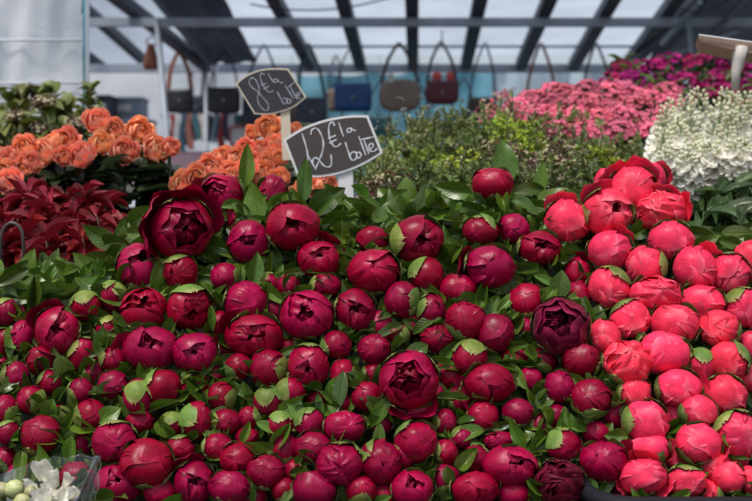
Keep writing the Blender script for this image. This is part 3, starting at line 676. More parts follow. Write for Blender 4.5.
def nth(i): return ORD[i] if i < len(ORD) else str(i + 1) + 'th'
def rose(x, y, w, d, seed, sx=0.0, sy=.5):
    r = random.Random(seed); loc = P(x, y, d)
    tc = (CP - loc).normalized()
    ox = sx + r.uniform(-.3, .3); oy = sy + r.uniform(-.25, .25); q = math.hypot(ox, oy)
    if q > .85: ox *= .85 / q; oy *= .85 / q; q = .85
    ax = tc * math.sqrt(1 - q * q) + RT * ox + UP * oy
    Mw = frame(loc, ax); root = empty('rose', Mw); k = w * d / FPX / 2 * .98
    link('bloom', r.choice(RO), root, S3(k, k, k) @ Matrix.Rotation(r.random() * 6.3, 4, 'Z'))
    link('calyx', CALYX, root, S3(k, k, k))
    dn = (-UP + FW * .25 + RT * r.uniform(-.12, .12)).normalized()
    base = Mw @ Vector((0, 0, -k * .9))
    Ms = frame(base, -dn)
    link('stem', RSTEM, root, Mw.inverted() @ Ms)
    for j in range(18):
        t = r.uniform(.022, .17); an = r.uniform(0, 2 * PI); f = base + dn * t
        Y = (RT * math.cos(an) * .9 - FW * (.3 + .7 * math.sin(an)) + UP * r.uniform(-.6, .5)).normalized()
        N = (UP - FW * .5 + RT * r.uniform(-.3, .3)); N = (N - Y * N.dot(Y)).normalized(); X = Y.cross(N)
        L = r.uniform(.05, .085); W = L * r.uniform(.55, .75)
        Ml = Matrix((X * W, Y * L, N * L)).transposed().to_4x4(); Ml.translation = f
        link('leaf', r.choice(RLEAF), root, Mw.inverted() @ Ml)
    return root
ROSL = [(98,121,29),(114,131,26),(140,131,28),(81,155,30),(102,143,25),(125,151,29),(156,149,29),(171,147,19),(66,141,29),(43,153,30),(25,147,26),(12,159,29),(4,172,26),(9,181,30),(22,170,24),(52,142,22),(30,163,24),(-8,158,26),(64,156,20)]
ROSR = [(269,126,26),(253,132,16),(269,162,23),(238,159,27),(211,168,29),(224,157,23),(264,150,26),(258,177,25),(296,128,13),(329,184,18),(317,193,16),(198,179,31),(213,172,26),(263,173,28),(323,187,23),(184,183,27),(236,178,26),(281,157,18),(247,168,24),(279,178,22),(189,193,22),(303,190,20),(222,181,24),(275,143,22),(246,148,20),(232,172,24),(205,184,24),(290,196,20),(308,180,18),(250,160,20)]
LB = [rose(x, y, w, 1.98 + .004 * (150 - y) + rnd.uniform(-.03, .03), 40 + i, sx=(x - 90) / 250, sy=.52) for i, (x, y, w) in enumerate(ROSL)]
RB = [rose(x, y, w, 1.98 + .004 * (165 - y) + rnd.uniform(-.03, .03), 90 + i, sx=(x - 255) / 250, sy=.52) for i, (x, y, w) in enumerate(ROSR)]
for nm, lst, src in (('big left bunch', LB, ROSL), ('bunch behind the price signs', RB, ROSR)):
    order = sorted(range(len(lst)), key=lambda i: src[i][0])
    for kth, i in enumerate(order):
        tag(lst[i], f'coral orange rose, {nth(kth)} from the left in the {nm}', 'rose', 'coral roses behind the peonies')

# small bloom builders: everything in metres, foot of the stem at the origin, growing along +Z
def add_floret(mb, c, n, s, mi, r, np=5, cup=.35, wide=.5):
    n = Vector(n).normalized(); Fm = frame(c, n, (r.random(), r.random(), r.random() + .1))
    a0 = r.random() * 6
    for k in range(np):
        T = Fm @ Matrix.Rotation(a0 + k * 2 * PI / np, 4, 'Z') @ Matrix.Rotation(cup + r.uniform(-.15, .2), 4, 'X') @ S3(s * wide * 1.5, s, s)
        rows = []; uvs = []
        for (v, w) in ((0, .12), (.45, .42), (.8, .5), (1.0, .28)):
            rows.append([T @ Vector((w * q, v, .10 * (1 - abs(q)) * (-1) * v + .12 * v * v)) for q in (-1, 0, 1)]); uvs.append([(.5 + q * .5, v) for q in (-1, 0, 1)])
        mb.grid(rows, uvs, mi)
def dirs(n, r, zmin=0.0):
    out = []
    while len(out) < n:
        v = Vector((r.gauss(0, 1), r.gauss(0, 1), r.gauss(0, 1))).normalized()
        if v.z > zmin: out.append(v)
    return out
def clump(name, seed, L, stemm, leafm, n_leaf, leaf, head, leaf_z=(.25, .8)):
    """stem, foliage and blossom meshes of one kind of stem"""
    r = random.Random(seed)
    st = MB(); st.tube([(0, 0, 0), (r.uniform(-.01, .01), .0, L * .5), (0, 0, L)], [.003, .0025, .0018], 6)
    fo = MB()
    for i in range(n_leaf):
        z = L * r.uniform(*leaf_z); an = r.random() * 6.3; l = leaf[0] * r.uniform(.7, 1.2)
        T = Matrix.Translation((0, 0, z)) @ Matrix.Rotation(an, 4, 'Z') @ Matrix.Rotation(r.uniform(-.1, 1.0), 4, 'X') @ Matrix.Translation((0, .003, 0)) @ S3(l * leaf[1], l, l)
        mb_leaf(fo, r, r.uniform(.1, .6), r.uniform(-.2, .8), r.uniform(-.5, .5), .03, 4, 6, .5, T=T)
    bl = MB(); mats = head(bl, st, r, L)
    return (st.mesh('stem', stemm), fo.mesh('foliage', leafm) if n_leaf else None, bl.mesh('blossom', mats) if bl.v else None)
def put(name, kind, loc_top, L, lean, seed, scale=1.0):
    r = random.Random(seed)
    ax = (Vector((lean[0], lean[1], 1)) + Vector((r.uniform(-.08, .08), r.uniform(-.08, .08), 0))).normalized()
    Mw = frame(Vector(loc_top) - ax * L * scale, ax, (math.cos(seed), math.sin(seed), 0), scale)
    root = empty(name, Mw)
    for nm, me in zip(('stem', 'foliage', 'blossom'), kind):
        if me: link(nm, me, root)
    return root
# heads
def head_dome(mats, R, n, s, flat=.6, np=5, per=None):
    def h(bl, st, r, L):
        for v in dirs(n, r, -.05):
            c = Vector((v.x * R, v.y * R, L - R * flat + v.z * R * flat)) * 1.0
            c += Vector((r.uniform(-1, 1), r.uniform(-1, 1), r.uniform(-1, 1))) * R * .12
            add_floret(bl, c, v + Vector((0, 0, .3)), s * r.uniform(.75, 1.2), r.randrange(len(mats)), r, np)
            if r.random() < .5: st.tube([(0, 0, L - R * flat - .03), c], .0009, 4, cap=False)
        return mats
    return h
def head_spike(mats, n, s, H, split=.74):
    def h(bl, st, r, L):
        for i in range(n):
            t = i / n; z = L - H + H * t; an = i * 2.4
            q = .021 * (1 - .72 * t) + .004
            c = Vector((math.cos(an) * q, math.sin(an) * q, z)); nn = Vector((math.cos(an), math.sin(an), .35 + t))
            if t < split:
                for _ in range(3):
                    add_floret(bl, c + nn * .002, nn + Vector((r.uniform(-.4, .4), r.uniform(-.4, .4), r.uniform(-.4, .4))), s * r.uniform(.8, 1.15), 0, r, 4, .3, .6)
            else:
                p = c; e = c + nn.normalized() * .012 * (1.25 - t * .5)
                bl.tube([p, p.lerp(e, .5), e], [.0018, .0050 * (1.3 - t * .6), .0012], 6, mi=1)
        return mats
    return h
def head_tuft(mats, n, R, s, up=1.2):
    def h(bl, st, r, L):
        for i in range(n):
            v = dirs(1, r, 0)[0]; v.z *= up
            a = Vector((0, 0, L * .72)); e = a + v * R
            st.tube([a, a.lerp(e, .6) + Vector((0, 0, .006)), e], [.0009, .0007, .0005], 4, cap=False)
            for j in range(5):
                q = e + Vector((r.uniform(-1, 1), r.uniform(-1, 1), r.uniform(-1, 1))) * .009
                add_floret(bl, q, v + Vector((0, 0, .4)), s * r.uniform(.6, 1.2), r.randrange(len(mats)), r, 4, .7)
        return mats
    return h
def head_plume(mats, n, R, s):
    """feathery plumes: short arched twigs lined with tiny leaves"""
    def h(bl, st, r, L):
        for i in range(n):
            v = dirs(1, r, .05)[0]; a = Vector((0, 0, L * r.uniform(.6, .85))); m = a + v * R * .6 + Vector((0, 0, .012)); e = a + v * R
            st.tube([a, m, e], [.001, .0008, .0005], 4, cap=False)
            for j in range(11):
                t = j / 10; q = a.lerp(m, t * 2) if t < .5 else m.lerp(e, t * 2 - 1)
                for sgn in (-1, 1):
                    T = frame(q, v.orthogonal() * sgn + Vector((0, 0, .6)), v) @ Matrix.Rotation(r.random() * 6.3, 4, 'Z') @ S3(s * .45, s * r.uniform(.6, 1.2), s)
                    mb_leaf(bl, r, .3, .3, .2, .02, 2, 3, .5, T=T, mi=0 if t < .75 else r.randrange(len(mats)))
        return mats
    return h
def head_none(mats):
    return lambda bl, st, r, L: mats

K_PINK = [clump('pink', 2000 + i, .22, M['stem'], M['leaf'], 7, (.05, .35), head_dome([M['pinkf']], .031, 88, .0064, .75)) for i in range(4)]
K_PURP = [clump('purple', 2100 + i, .24, M['stem'], M['leaf'], 16, (.045, .3), head_dome([M['purplef']], .036, 26, .012, .9), (.55, .98)) for i in range(4)]
K_WHITE = [clump('white', 2200 + i, .26, M['stem'], M['strap_leaf'], 10, (.075, .24), head_spike([M['whitef'], M['greenbud']], 62, .0165, .09 + .012 * i), (.05, .55)) for i in range(4)]
K_WBUD = [clump('white', 2250 + i, .26, M['stem'], M['strap_leaf'], 10, (.075, .24), head_spike([M['whitef'], M['greenbud']], 52, .0145, .085 + .014 * i, .52), (.05, .6)) for i in range(4)]
K_LIME = [clump('lime', 2300 + i, .2, M['stem'], M['lime'], 14, (.03, .4), head_tuft([M['lime']], 26, .045, .0065), (.5, .95)) for i in range(3)]
K_DUSTY = [clump('dusty', 2400 + i, .2, M['stem'], M['dusty'], 10, (.032, .26), head_plume([M['dusty'], M['dusty'], M['tan_floret']], 24, .055, .0085), (.45, .9)) for i in range(4)]
K_TAN = [clump('tan', 2500 + i, .2, M['brown_stem'], M['bush_leaf'], 10, (.03, .35), head_tuft([M['tan_floret'], M['brown_floret']], 26, .042, .005), (.4, .9)) for i in range(3)]
K_SAGE = [clump('sage', 2600 + i, .22, M['stem'], None, 0, (.03, .3), head_tuft([M['sage']], 9, .05, .005, 1.8)) for i in range(2)]
K_PINKY = [clump('pinky', 2650 + i, .2, M['stem'], M['dusty'], 8, (.03, .3), head_tuft([M['pinkf'], M['tan_floret']], 18, .045, .005), (.4, .9)) for i in range(2)]
K_BUSH = [clump('bush', 2700 + i, .24, M['brown_stem'], M['bush_leaf'], 22, (.052, .72), head_none([M['bush_leaf']]), (.45, 1.0)) for i in range(4)]
K_UMBEL = [clump('umbel', 2750 + i, .22, M['brown_stem'], M['bush_leaf'], 8, (.05, .7), head_dome([M['brown_floret'], M['tan_floret']], .024, 50, .0045, .5), (.5, .9)) for i in range(2)]
K_RED = [clump('red', 2800 + i, .22, M['brown_stem'], M['red_leaf'], 64, (.052, .30), head_none([M['red_leaf']]), (.3, 1.0)) for i in range(4)]
K_GREEN = [clump('green', 2900 + i, .22, M['stem'], M['strap_leaf'], 20, (.075, .26), head_none([M['strap_leaf']]), (.35, 1.0)) for i in range(3)]

def rows_of(name, kinds, rows, L, lean, label, cat, group, seed, sc=(.9, 1.15)):
    """rows: (row name, [(x, y), ...], depth)"""
    for rn, pts, d in rows:
        pts = sorted(pts)
        for i, (x, y) in enumerate(pts):
            r = random.Random(seed * 1000 + i + int(d * 100)); s = r.uniform(*sc)
            o = put(name, r.choice(kinds), P(x, y, d + r.uniform(-.03, .03)), L, lean, seed + i * 7 + int(d * 50), s)
            tag(o, f'{label}, {nth(i)} from the left in the {rn}', cat, group)
def spread(x0, x1, n, yf, jx=4, jy=4, seed=0):
    r = random.Random(seed); return [(x0 + (x1 - x0) * (i + .5) / n + r.uniform(-jx, jx), yf(x0 + (x1 - x0) * (i + .5) / n) + r.uniform(-jy, jy)) for i in range(n)]
rows_of('pink_flower_stem', K_PINK, [
  ('back row', spread(528, 672, 10, lambda x: 84 + abs(x - 600) * .06, seed=1), 2.62),
  ('second row', spread(498, 678, 12, lambda x: 97 + (6 if x < 540 else 0), seed=2), 2.48),
  ('third row', spread(515, 675, 11, lambda x: 110, seed=3), 2.36),
  ('front row', spread(548, 678, 8, lambda x: 124 + (4 if x > 650 else 0), seed=4), 2.24)], .22, (0, -.35), 'dense pink blossom head', 'flower', 'pink blossom heads', 11)
rows_of('magenta_flower_stem', K_PURP, [
  ('back row', spread(612, 770, 9, lambda x: 60 - 5 * math.sin((x - 612) / 50), seed=5), 3.0),
  ('middle row', spread(603, 765, 9, lambda x: 72, seed=6), 2.86),
  ('front row', spread(625, 770, 8, lambda x: 88, seed=7), 2.72)], .24, (0, -.3), 'magenta flower stem with dark leaves', 'flower', 'magenta flowers at right', 12)
rows_of('white_stock_stem', K_WBUD, [
  ('back row', spread(672, 765, 7, lambda x: 93, 8, 8, seed=8), 2.25),
  ('second row', spread(660, 770, 7, lambda x: 110, 8, 9, seed=9), 2.12)], .26, (-.05, -.3), 'greenish white budded flower spike', 'flower', 'white flower spikes at right', 13, (.9, 1.15))
rows_of('white_stock_stem', K_WHITE, [
  ('third row', spread(655, 768, 7, lambda x: 131, 8, 9, seed=10), 2.0),
  ('front row', spread(662, 770, 7, lambda x: 148, 8, 8, seed=13), 1.9)], .26, (-.05, -.35), 'full white ruffled flower spike', 'flower', 'white flower spikes at right', 14, (.85, 1.1))
rows_of('green_leaf_stem', K_GREEN, [
  ('upper row', spread(690, 775, 5, lambda x: 190, seed=14), 1.86), ('lower row', spread(692, 775, 5, lambda x: 216, seed=15), 1.74)], .22, (0, -.5), 'green strap-leaved stem under the white flowers', 'foliage', 'green stems under the white flowers', 14)
rows_of('lime_filler_stem', K_LIME, [
  ('lime patch behind the peonies', [(430,150),(447,160),(462,152),(478,166),(440,172),(455,180)], 2.02), ('lime patch by the pink blossoms', [(592,145),(605,152),(617,158),(508,118),(524,124)], 2.08)], .2, (0, -.4), 'lime green filler flower', 'filler flower', 'lime filler flowers', 15, (.75, .95))
rows_of('dusty_filler_stem', K_DUSTY, [
  ('back row of filler', spread(385, 640, 17, lambda x: 116 + (14 if x < 420 else 0) + (12 if x > 590 else 0), seed=16), 2.26),
  ('middle row of filler', spread(365, 650, 17, lambda x: 138 + (10 if x < 390 else 0), seed=17), 2.12),
  ('front row of filler', spread(355, 640, 15, lambda x: 163, seed=18), 1.94)], .2, (0, -.35), 'dusty green feathery stem', 'filler flower', 'dusty filler stems', 16)
rows_of('seedhead_stem', K_TAN, [
  ('tan patch before the pinks', [(560,138),(575,150),(545,152),(532,168),(560,172),(585,172),(520,150),(600,176),(500,140)], 2.0), ('tan patch by the sign', [(365,186),(380,180),(395,172)], 1.86)], .2, (0, -.4), 'brownish seedhead stem', 'filler flower', 'brown seedheads', 17, (.8, 1.0))
rows_of('sage_seed_stem', K_SAGE, [('group left of the lime patch', [(392,116),(405,112),(418,110),(452,114)], 2.3)], .22, (-.1, -.1), 'thin greyish seed stem', 'filler flower', 'grey seed stems', 18)
rows_of('pink_speckled_stem', K_PINKY, [('speckled group by the pinks', [(500,96),(512,90),(486,106),(465,124),(506,108)], 2.36)], .2, (0, -.2), 'loose pinkish speckled stem', 'filler flower', 'pink speckled stems', 19)
rows_of('shrub_branch', K_BUSH, [
  ('back row', spread(-15, 92, 7, lambda x: 93 + (0 if x < 60 else 8), seed=20), 2.7), ('middle row', spread(-10, 95, 7, lambda x: 108, seed=21), 2.55), ('front row', spread(-10, 85, 6, lambda x: 126, seed=22), 2.4)], .24, (0, -.3), 'olive leafy shrub branch', 'foliage', 'olive shrub branches at left', 20)
rows_of('shrub_branch', K_BUSH, [('shoot standing above the roses', [(90,86)], 2.6)], .24, (0, -.1), 'small olive shrub shoot', 'foliage', 'olive shrub branches at left', 21, (.7, .7))
rows_of('brown_umbel_stem', K_UMBEL, [('group among the olive leaves', [(43,97),(38,124),(77,118),(14,112)], 2.34)], .22, (0, -.5), 'maroon brown flower head', 'flower', 'brown flower heads', 22)
rows_of('red_leaf_branch', K_RED, [
  ('back row', spread(-5, 118, 6, lambda x: 196 + (10 if x > 90 else 0), seed=23), 1.82), ('middle row', spread(-8, 105, 6, lambda x: 215, seed=24), 1.73), ('front row', spread(-8, 95, 5, lambda x: 240, seed=25), 1.66)], .22, (.0, -.35), 'branch of dark red leaves', 'foliage', 'red leafy branches', 23)

# ------------------------------------------------------------------ bucket handle, plastic sleeve with white flowers, tub, bench
mb = MB(); hp = []
for i in range(15):
    a = PI * i / 14; hp.append(P(12 + 11 * math.cos(a) * (1), 239 - 16 * math.sin(a), 1.60))
hp = [P(25, 292, 1.62), P(24.5, 262, 1.61)] + hp + [P(0.5, 262, 1.61), P(-1, 292, 1.62)]
mb.tube(hp, .0028, 8)
M['tub'] = simple('black tub plastic', (.009, .010, .014), .7, .2, spec=.2)
tag(link('bucket_handle', mb.mesh('handle', simple('grey brown wire', (.06, .05, .045), .5))), 'grey brown arched wire handle standing before the red leaves', 'handle')

tub = empty('flower_tub', frame(P(690, 520, 1.2), (0, 0, 1)))
def tub_mesh(x0, x1, ytop, d, depth, hgt):
    c0 = P(x0, ytop, d); c1 = P(x1, ytop, d); wx = c1.x - c0.x; mb = MB(); cx = (c0.x + c1.x) / 2; cy = c0.y + depth / 2; zt = c0.z
    def loop(hx, hy, z, rad):
        pts = []
        for qx, qy, a0 in ((1, 1, 0), (-1, 1, 90), (-1, -1, 180), (1, -1, 270)):
            for t in range(7):
                a = math.radians(a0 + t * 15); pts.append(Vector((cx + qx * (hx - rad) + rad * math.cos(a), cy + qy * (hy - rad) + rad * math.sin(a), z)))
        return pts
    hx, hy = wx / 2, depth / 2
    rows = [loop(hx * .9, hy * .9, zt - hgt, .04), loop(hx * .98, hy * .98, zt - .02, .05), loop(hx, hy, zt - .02, .05), loop(hx + .004, hy + .004, zt - .008, .05), loop(hx, hy, zt, .05), loop(hx - .01, hy - .01, zt, .045), loop(hx - .014, hy - .014, zt - .01, .045), loop(hx * .86, hy * .86, zt - hgt + .01, .04)]
    mb.grid(rows, close=True)
    return mb
t = tub_mesh(594, 830, 499, 1.17, .34, .24); t2 = t.mesh('tub', M['tub'])
o = link('tub_body', t2, tub); o.matrix_basis = tub.matrix_basis.inverted()
tag(tub, 'black plastic flower tub under the pink peonies', 'flower tub')
for i, (x0, x1, lab) in enumerate(((-90, 250, 'dark flower tub hidden under the left crimson peonies'), (256, 588, 'dark flower tub hidden under the middle crimson peonies'))):
    pass

glass, nt, b = mat('clear wrapping film')
out = nt.nodes['Material Output']; tr = nd(nt, 'ShaderNodeBsdfTransparent', Color=(.93, .95, .96, 1)); gl = nd(nt, 'ShaderNodeBsdfGlossy', Color=(.95, .95, .95, 1), Roughness=.08)
fr = nd(nt, 'ShaderNodeLayerWeight', Blend=.28); mr = nd(nt, 'ShaderNodeMapRange'); mr.inputs['To Min'].default_value = .04; mr.inputs['To Max'].default_value = .26
nt.links.new(fr.outputs['Fresnel'], mr.inputs['Value'])
nz = nd(nt, 'ShaderNodeTexNoise', Scale=22.0, Detail=3.0); bp = nd(nt, 'ShaderNodeBump', Strength=.3, Distance=.006); tcg = nd(nt, 'ShaderNodeTexCoord')
nt.links.new(tcg.outputs['Object'], nz.inputs['Vector']); nt.links.new(nz.outputs['Fac'], bp.inputs['Height']); nt.links.new(bp.outputs['Normal'], gl.inputs['Normal']); nt.links.new(bp.outputs['Normal'], fr.inputs['Normal'])
ms = nd(nt, 'ShaderNodeMixShader'); nt.links.new(mr.outputs[0], ms.inputs[0]); nt.links.new(tr.outputs[0], ms.inputs[1]); nt.links.new(gl.outputs[0], ms.inputs[2]); nt.links.new(ms.outputs[0], out.inputs[0])
# cone of film round the white flowers: rim at the top, running down out of the picture
rim = [(-55,505,1.16),(-40,488,1.19),(-20,478,1.188),(-4,477,1.185),(10,470,1.18),(22,468,1.175),(34,461,1.165),(44,463,1.17),(54,456,1.165),(66,459,1.18),(80,454,1.17),(92,458,1.175),(99,455,1.165),(101,466,1.15),(97,476,1.135),(99,486,1.12),(95,496,1.10),(96,505,1.08),(80,516,1.05),(40,520,1.03),(0,520,1.03),(-40,515,1.07)]
tip = P(15, 640, 1.12); rows = [[], [], [], [], []]
for i, (x, y, d) in enumerate(rim):
    p = P(x, y, d)
    for k in range(5):
        t = k / 4; q = p.lerp(tip, t * .8); q = q + Vector((.005 * math.sin(i * 2.3 + k), .004 * math.cos(i * 1.7 + k * 2), .003 * math.sin(i * 3.1))); rows[k].append(q)
sl = MB(); sl.grid(rows, close=True)
sl.tube([P(x, y, d - .0005) for x, y, d in rim + rim[:1]], .0008, 5)
so_ = link('plastic_sleeve', sl.mesh('sleeve', glass)); tag(so_, 'clear crinkled plastic sleeve around white flowers at bottom left', 'plastic sleeve')
K_WF = []
def wf_mesh(seed):
    r = random.Random(seed); mb = MB()
    for k in range(9):
        petal(mb, r.random() * 6.3, r.uniform(24, 36), -70, r.uniform(-10, 60), r.uniform(.6, 1.0), .05, .08, .2, .08, .08, .8, nu=6, nv=7, seed=seed + k)
    return mb.mesh('bloom_white', M['whitef'])
WF = [wf_mesh(3000 + 20 * i) for i in range(3)]
WB = bloom_B(3100, [petal_mat('cream green bud', (.50, .50, .22), (.62, .58, .36), (.30, .38, .10), hue=.02, vein=.1)] * 2)
for i, (x, y, w, d, lab) in enumerate(((43,481,34,1.12,'white open flower on the left in the plastic sleeve'), (60,486,34,1.10,'white open flower on the right in the plastic sleeve'), (52,500,34,1.08,'lowest white flower inside the plastic sleeve'), (68,499,24,1.09,'rightmost small white flower in the plastic sleeve'))):
    loc = P(x, y, d); Mw = frame(loc, (CP - loc).normalized() + UP * .5); rt = empty('white_flower', Mw); k = w * d / FPX / 2
    link('bloom', WF[i % 3], rt, S3(k, k, k) @ Matrix.Rotation(i * 1.3, 4, 'Z')); link('stem', STEM, rt, Matrix.Translation((0, 0, -k * .8)))
    tag(rt, lab, 'flower', 'white flowers in the plastic sleeve')
for i, (x, y, w, d, lab) in enumerate(((14,489,19,1.10,'cream green round bud, largest in the plastic sleeve'), (2,490,16,1.10,'leftmost cream bud in the plastic sleeve'), (22,502,17,1.08,'lowest cream green bud in the plastic sleeve'), (30,492,12,1.10,'small cream bud beside white petals in the plastic sleeve'))):
    loc = P(x, y, d); Mw = frame(loc, (CP - loc).normalized() + UP * .5); rt = empty('cream_bud', Mw); k = w * d / FPX / 2
    link('bloom', WB, rt, S3(k, k, k) @ Matrix.Rotation(i * 1.3, 4, 'Z'))
    for j in range(3): link('sepal', SEP_SMALL[j], rt, S3(k, k, k) @ Matrix.Rotation(i + j * 2.1, 4, 'Z'))
    link('stem', STEM, rt, Matrix.Translation((0, 0, -k * .9)))
    tag(rt, lab, 'flower bud', 'buds in the plastic sleeve')

# stepped bench added under the flowers, near-black for the shade between them
mb = MB()
def poly_prism(mb, prof, x0, x1):
    n = len(prof); vs = [(x0, y, z) for y, z in prof] + [(x1, y, z) for y, z in prof]
    mb.add(vs, [tuple(range(n - 1, -1, -1)), tuple(range(n, 2 * n))] + [(i, (i + 1) % n, n + (i + 1) % n, n + i) for i in range(n)])
pb = P(376, 520, 1.22); pt = P(376, 205, 1.60)
poly_prism(mb, [(pb.y + .06, .0), (pb.y + .06, pb.z - .16), (pt.y + .10, pt.z - .20), (pt.y + .10, pt.z - .26), (3.3, pt.z - .26), (3.3, 0)], -1.6, 1.6)
qt = P(376, 214, 2.0); mb.box((0, (1.92 + 3.28) / 2, (qt.z + pt.z - .27) / 2), (3.18, 1.36, qt.z - (pt.z - .27)))  # rear tier added so the gaps below the roses read dark
tag(link('gap_shade_bench', mb.mesh('bench', M['bench'], False)), 'added sloping bench, near-black to stand for shade between the flowers', 'bench')

# ------------------------------------------------------------------ price signs
M['slate'] = simple('slate grey chalkboard', (.030, .032, .041), .75, .15, 30)
M['slate_brown'] = simple('brownish chalkboard', (.062, .050, .047), .75, .15, 30)
M['cream'] = simple('cream sign border', (.62, .54, .42), .6, .1)
M['white'] = simple('white sign border', (.72, .72, .72), .55, .06)
M['chalk'] = simple('chalk writing', (.60, .62, .68), .9, .15, 60)
M['chalk_dim'] = simple('thin chalk writing', (.36, .37, .42), .9, .25, 60)
def sm_curve(pts, n=6):
    if len(pts) < 3: return pts
    out = []
    for i in range(len(pts) - 1):
        p0 = pts[max(0, i - 1)]; p1 = pts[i]; p2 = pts[i + 1]; p3 = pts[min(len(pts) - 1, i + 2)]
        for k in range(n):
            t = k / n
            out.append(tuple(.5 * ((2 * b) + (-a + c) * t + (2 * a - 5 * b + 4 * c - d) * t * t + (-a + 3 * b - 3 * c + d) * t ** 3) for a, b, c, d in zip(p0, p1, p2, p3)))
    out.append(pts[-1]); return out
def inset(poly, k):
    out = []; n = len(poly)
    for i in range(n):
        a = Vector(poly[i - 1]); b = Vector(poly[i]); c = Vector(poly[(i + 1) % n])
        n1 = (b - a).normalized(); n2 = (c - b).normalized(); n1 = Vector((-n1.y, n1.x)); n2 = Vector((-n2.y, n2.x))
        m = (n1 + n2); m = m / max(.35, m.length_squared / 2 if m.length else 1); out.append(b + m * k)
    return out
def price_sign(lab, org, zs, corners, top, bottom, strokes, d, face, border, stake, smat, chalk, bw, cw):
    """outline and strokes in enlarged-photo units; local frame = the card's own plane"""
    k = d / FPX
    def px(p): return (org[0] + p[0] / zs, org[1] + p[1] / zs)
    outline = sm_curve(top, 6) + sm_curve([top[-1], corners[2]], 2)[1:] + sm_curve(list(reversed(bottom)), 6)[1:]
    pts = [px(p) for p in outline]; cx = sum(p[0] for p in pts) / len(pts); cy = sum(p[1] for p in pts) / len(pts)
    loc = P(cx, cy, d); Mw = Matrix((RT, UP, -FW)).transposed().to_4x4(); Mw.translation = loc
    rt = empty('price_sign', Mw)
    L2 = [Vector(((p[0] - cx) * k, -(p[1] - cy) * k)) for p in pts]
    area = sum(a.x * b.y - b.x * a.y for a, b in zip(L2, L2[1:] + L2[:1]))
    if area < 0: L2.reverse()
    # drop doubled points
    L3 = [L2[0]]
    for p in L2[1:]:
        if (p - L3[-1]).length > 1e-4: L3.append(p)
    if (L3[0] - L3[-1]).length < 1e-4: L3.pop()
    def slab(poly, z0, z1):
        n = len(poly); m = MB(); m.add([(p.x, p.y, z0) for p in poly] + [(p.x, p.y, z1) for p in poly], [tuple(range(n - 1, -1, -1)), tuple(range(n, 2 * n))] + [(i, (i + 1) % n, n + (i + 1) % n, n + i) for i in range(n)]); return m
    link('border', slab(L3, -.002, .001).mesh('border', border, False), rt)
    board = link('board', slab(inset(L3, bw), .0, .0018).mesh('board', face, False), rt)
    w = MB()
    for st in strokes:
        c = [px(p) for p in sm_curve(st, 5)]
        q = [Vector(((p[0] - cx) * k, -(p[1] - cy) * k, .0022)) for p in c]
        rr = [cw * (1 + .25 * math.sin(i * .9 + len(st))) for i in range(len(q))]
        rows = []
        for i, p in enumerate(q):
            t = (q[min(i + 1, len(q) - 1)] - q[max(0, i - 1)]); t = t.normalized() if t.length > 1e-7 else Vector((1, 0, 0)); nn = Vector((-t.y, t.x, 0))
            rows.append([p + nn * rr[i], p + Vector((0, 0, .0005)), p - nn * rr[i]])
        w.grid(rows)
    link('writing', w.mesh('writing', chalk), board)
    m = MB(); (sx0, sy0), (sx1, sy1), sw = stake
    a = Vector(((sx0 - cx) * k, -(sy0 - cy) * k, -.0045)); b_ = Vector(((sx1 - cx) * k, -(sy1 - cy) * k, -.0045))
    m.bar(a, b_, sw * k, .004, (0, 0, 1)); link('stake', m.mesh('stake', smat, False), rt)
    tag(rt, lab, 'price sign', 'chalkboard price signs')
price_sign('brownish chalk price sign reading 12 euro la botte, white border', (276, 106), 6.596, [(48,222),(608,62),(705,310),(135,447)],
  [(48,222),(180,142),(330,89),(480,63),(608,62)], [(135,447),(250,470),(370,458),(480,428),(600,374),(705,310)],
  [[(172,182),(192,245),(207,305),(212,362)], [(210,325),(240,378),(266,422)], [(230,190),(238,158),(270,150),(298,190),(313,245),(306,305),(285,360),(262,408),(242,375),(252,345),(280,352),(312,392),(345,405),(366,385),(362,322)],
   [(386,132),(376,108),(352,125),(349,180),(364,240),(395,272),(430,248)], [(345,216),(395,196)], [(352,246),(402,222)], [(415,110),(430,160),(446,202)], [(495,150),(472,152),(474,178),(497,166),(496,148),(508,160),(526,164)],
   [(458,240),(476,300),(500,358),(530,346),(530,312),(503,306),(488,328)], [(545,303),(530,322),(545,345),(562,326),(548,303)], [(545,200),(568,260),(592,325)], [(575,215),(596,268),(613,318)], [(562,224),(605,214),(650,205)], [(612,288),(640,272),(634,248),(615,260),(618,292),(642,302),(668,282)]],
  1.74, M['slate_brown'], M['white'], ((345, 160), (346.5, 215), 15), M['white'], M['chalk'], .0042, .0012)
price_sign('dark slate price sign reading 8 euro la botte, cream border', (230, 60), 8.21, [(45,195),(480,72),(628,305),(200,445)],
  [(45,195),(130,128),(240,82),(360,68),(480,72)], [(200,445),(320,448),(430,424),(530,384),(628,305)],
  [[(230,205),(215,170),(190,150),(165,160),(160,195),(185,230),(225,260),(265,305),(305,350),(318,390),(300,418),(265,400),(235,355),(228,310),(240,260),(235,205)],
   [(285,125),(262,110),(250,135),(262,185),(290,235),(325,268),(355,255)], [(258,212),(302,194)], [(276,238),(322,218)], [(315,115),(340,160),(358,182)], [(388,160),(362,163),(366,190),(392,178),(390,162),(405,184),(436,190)],
   [(388,262),(418,318),(445,362),(470,350),(467,320),(440,318)], [(482,320),(466,340),(484,360),(504,344),(486,320)], [(452,212),(488,265),(522,318)], [(490,208),(520,268),(552,325)], [(464,236),(500,210),(535,182)], [(552,300),(572,286),(566,268),(548,282),(556,312),(580,318)]],
  1.92, M['slate'], M['cream'], ((284.5, 100), (287, 160), 9.5), M['cream'], M['chalk_dim'], .0030, .0009)
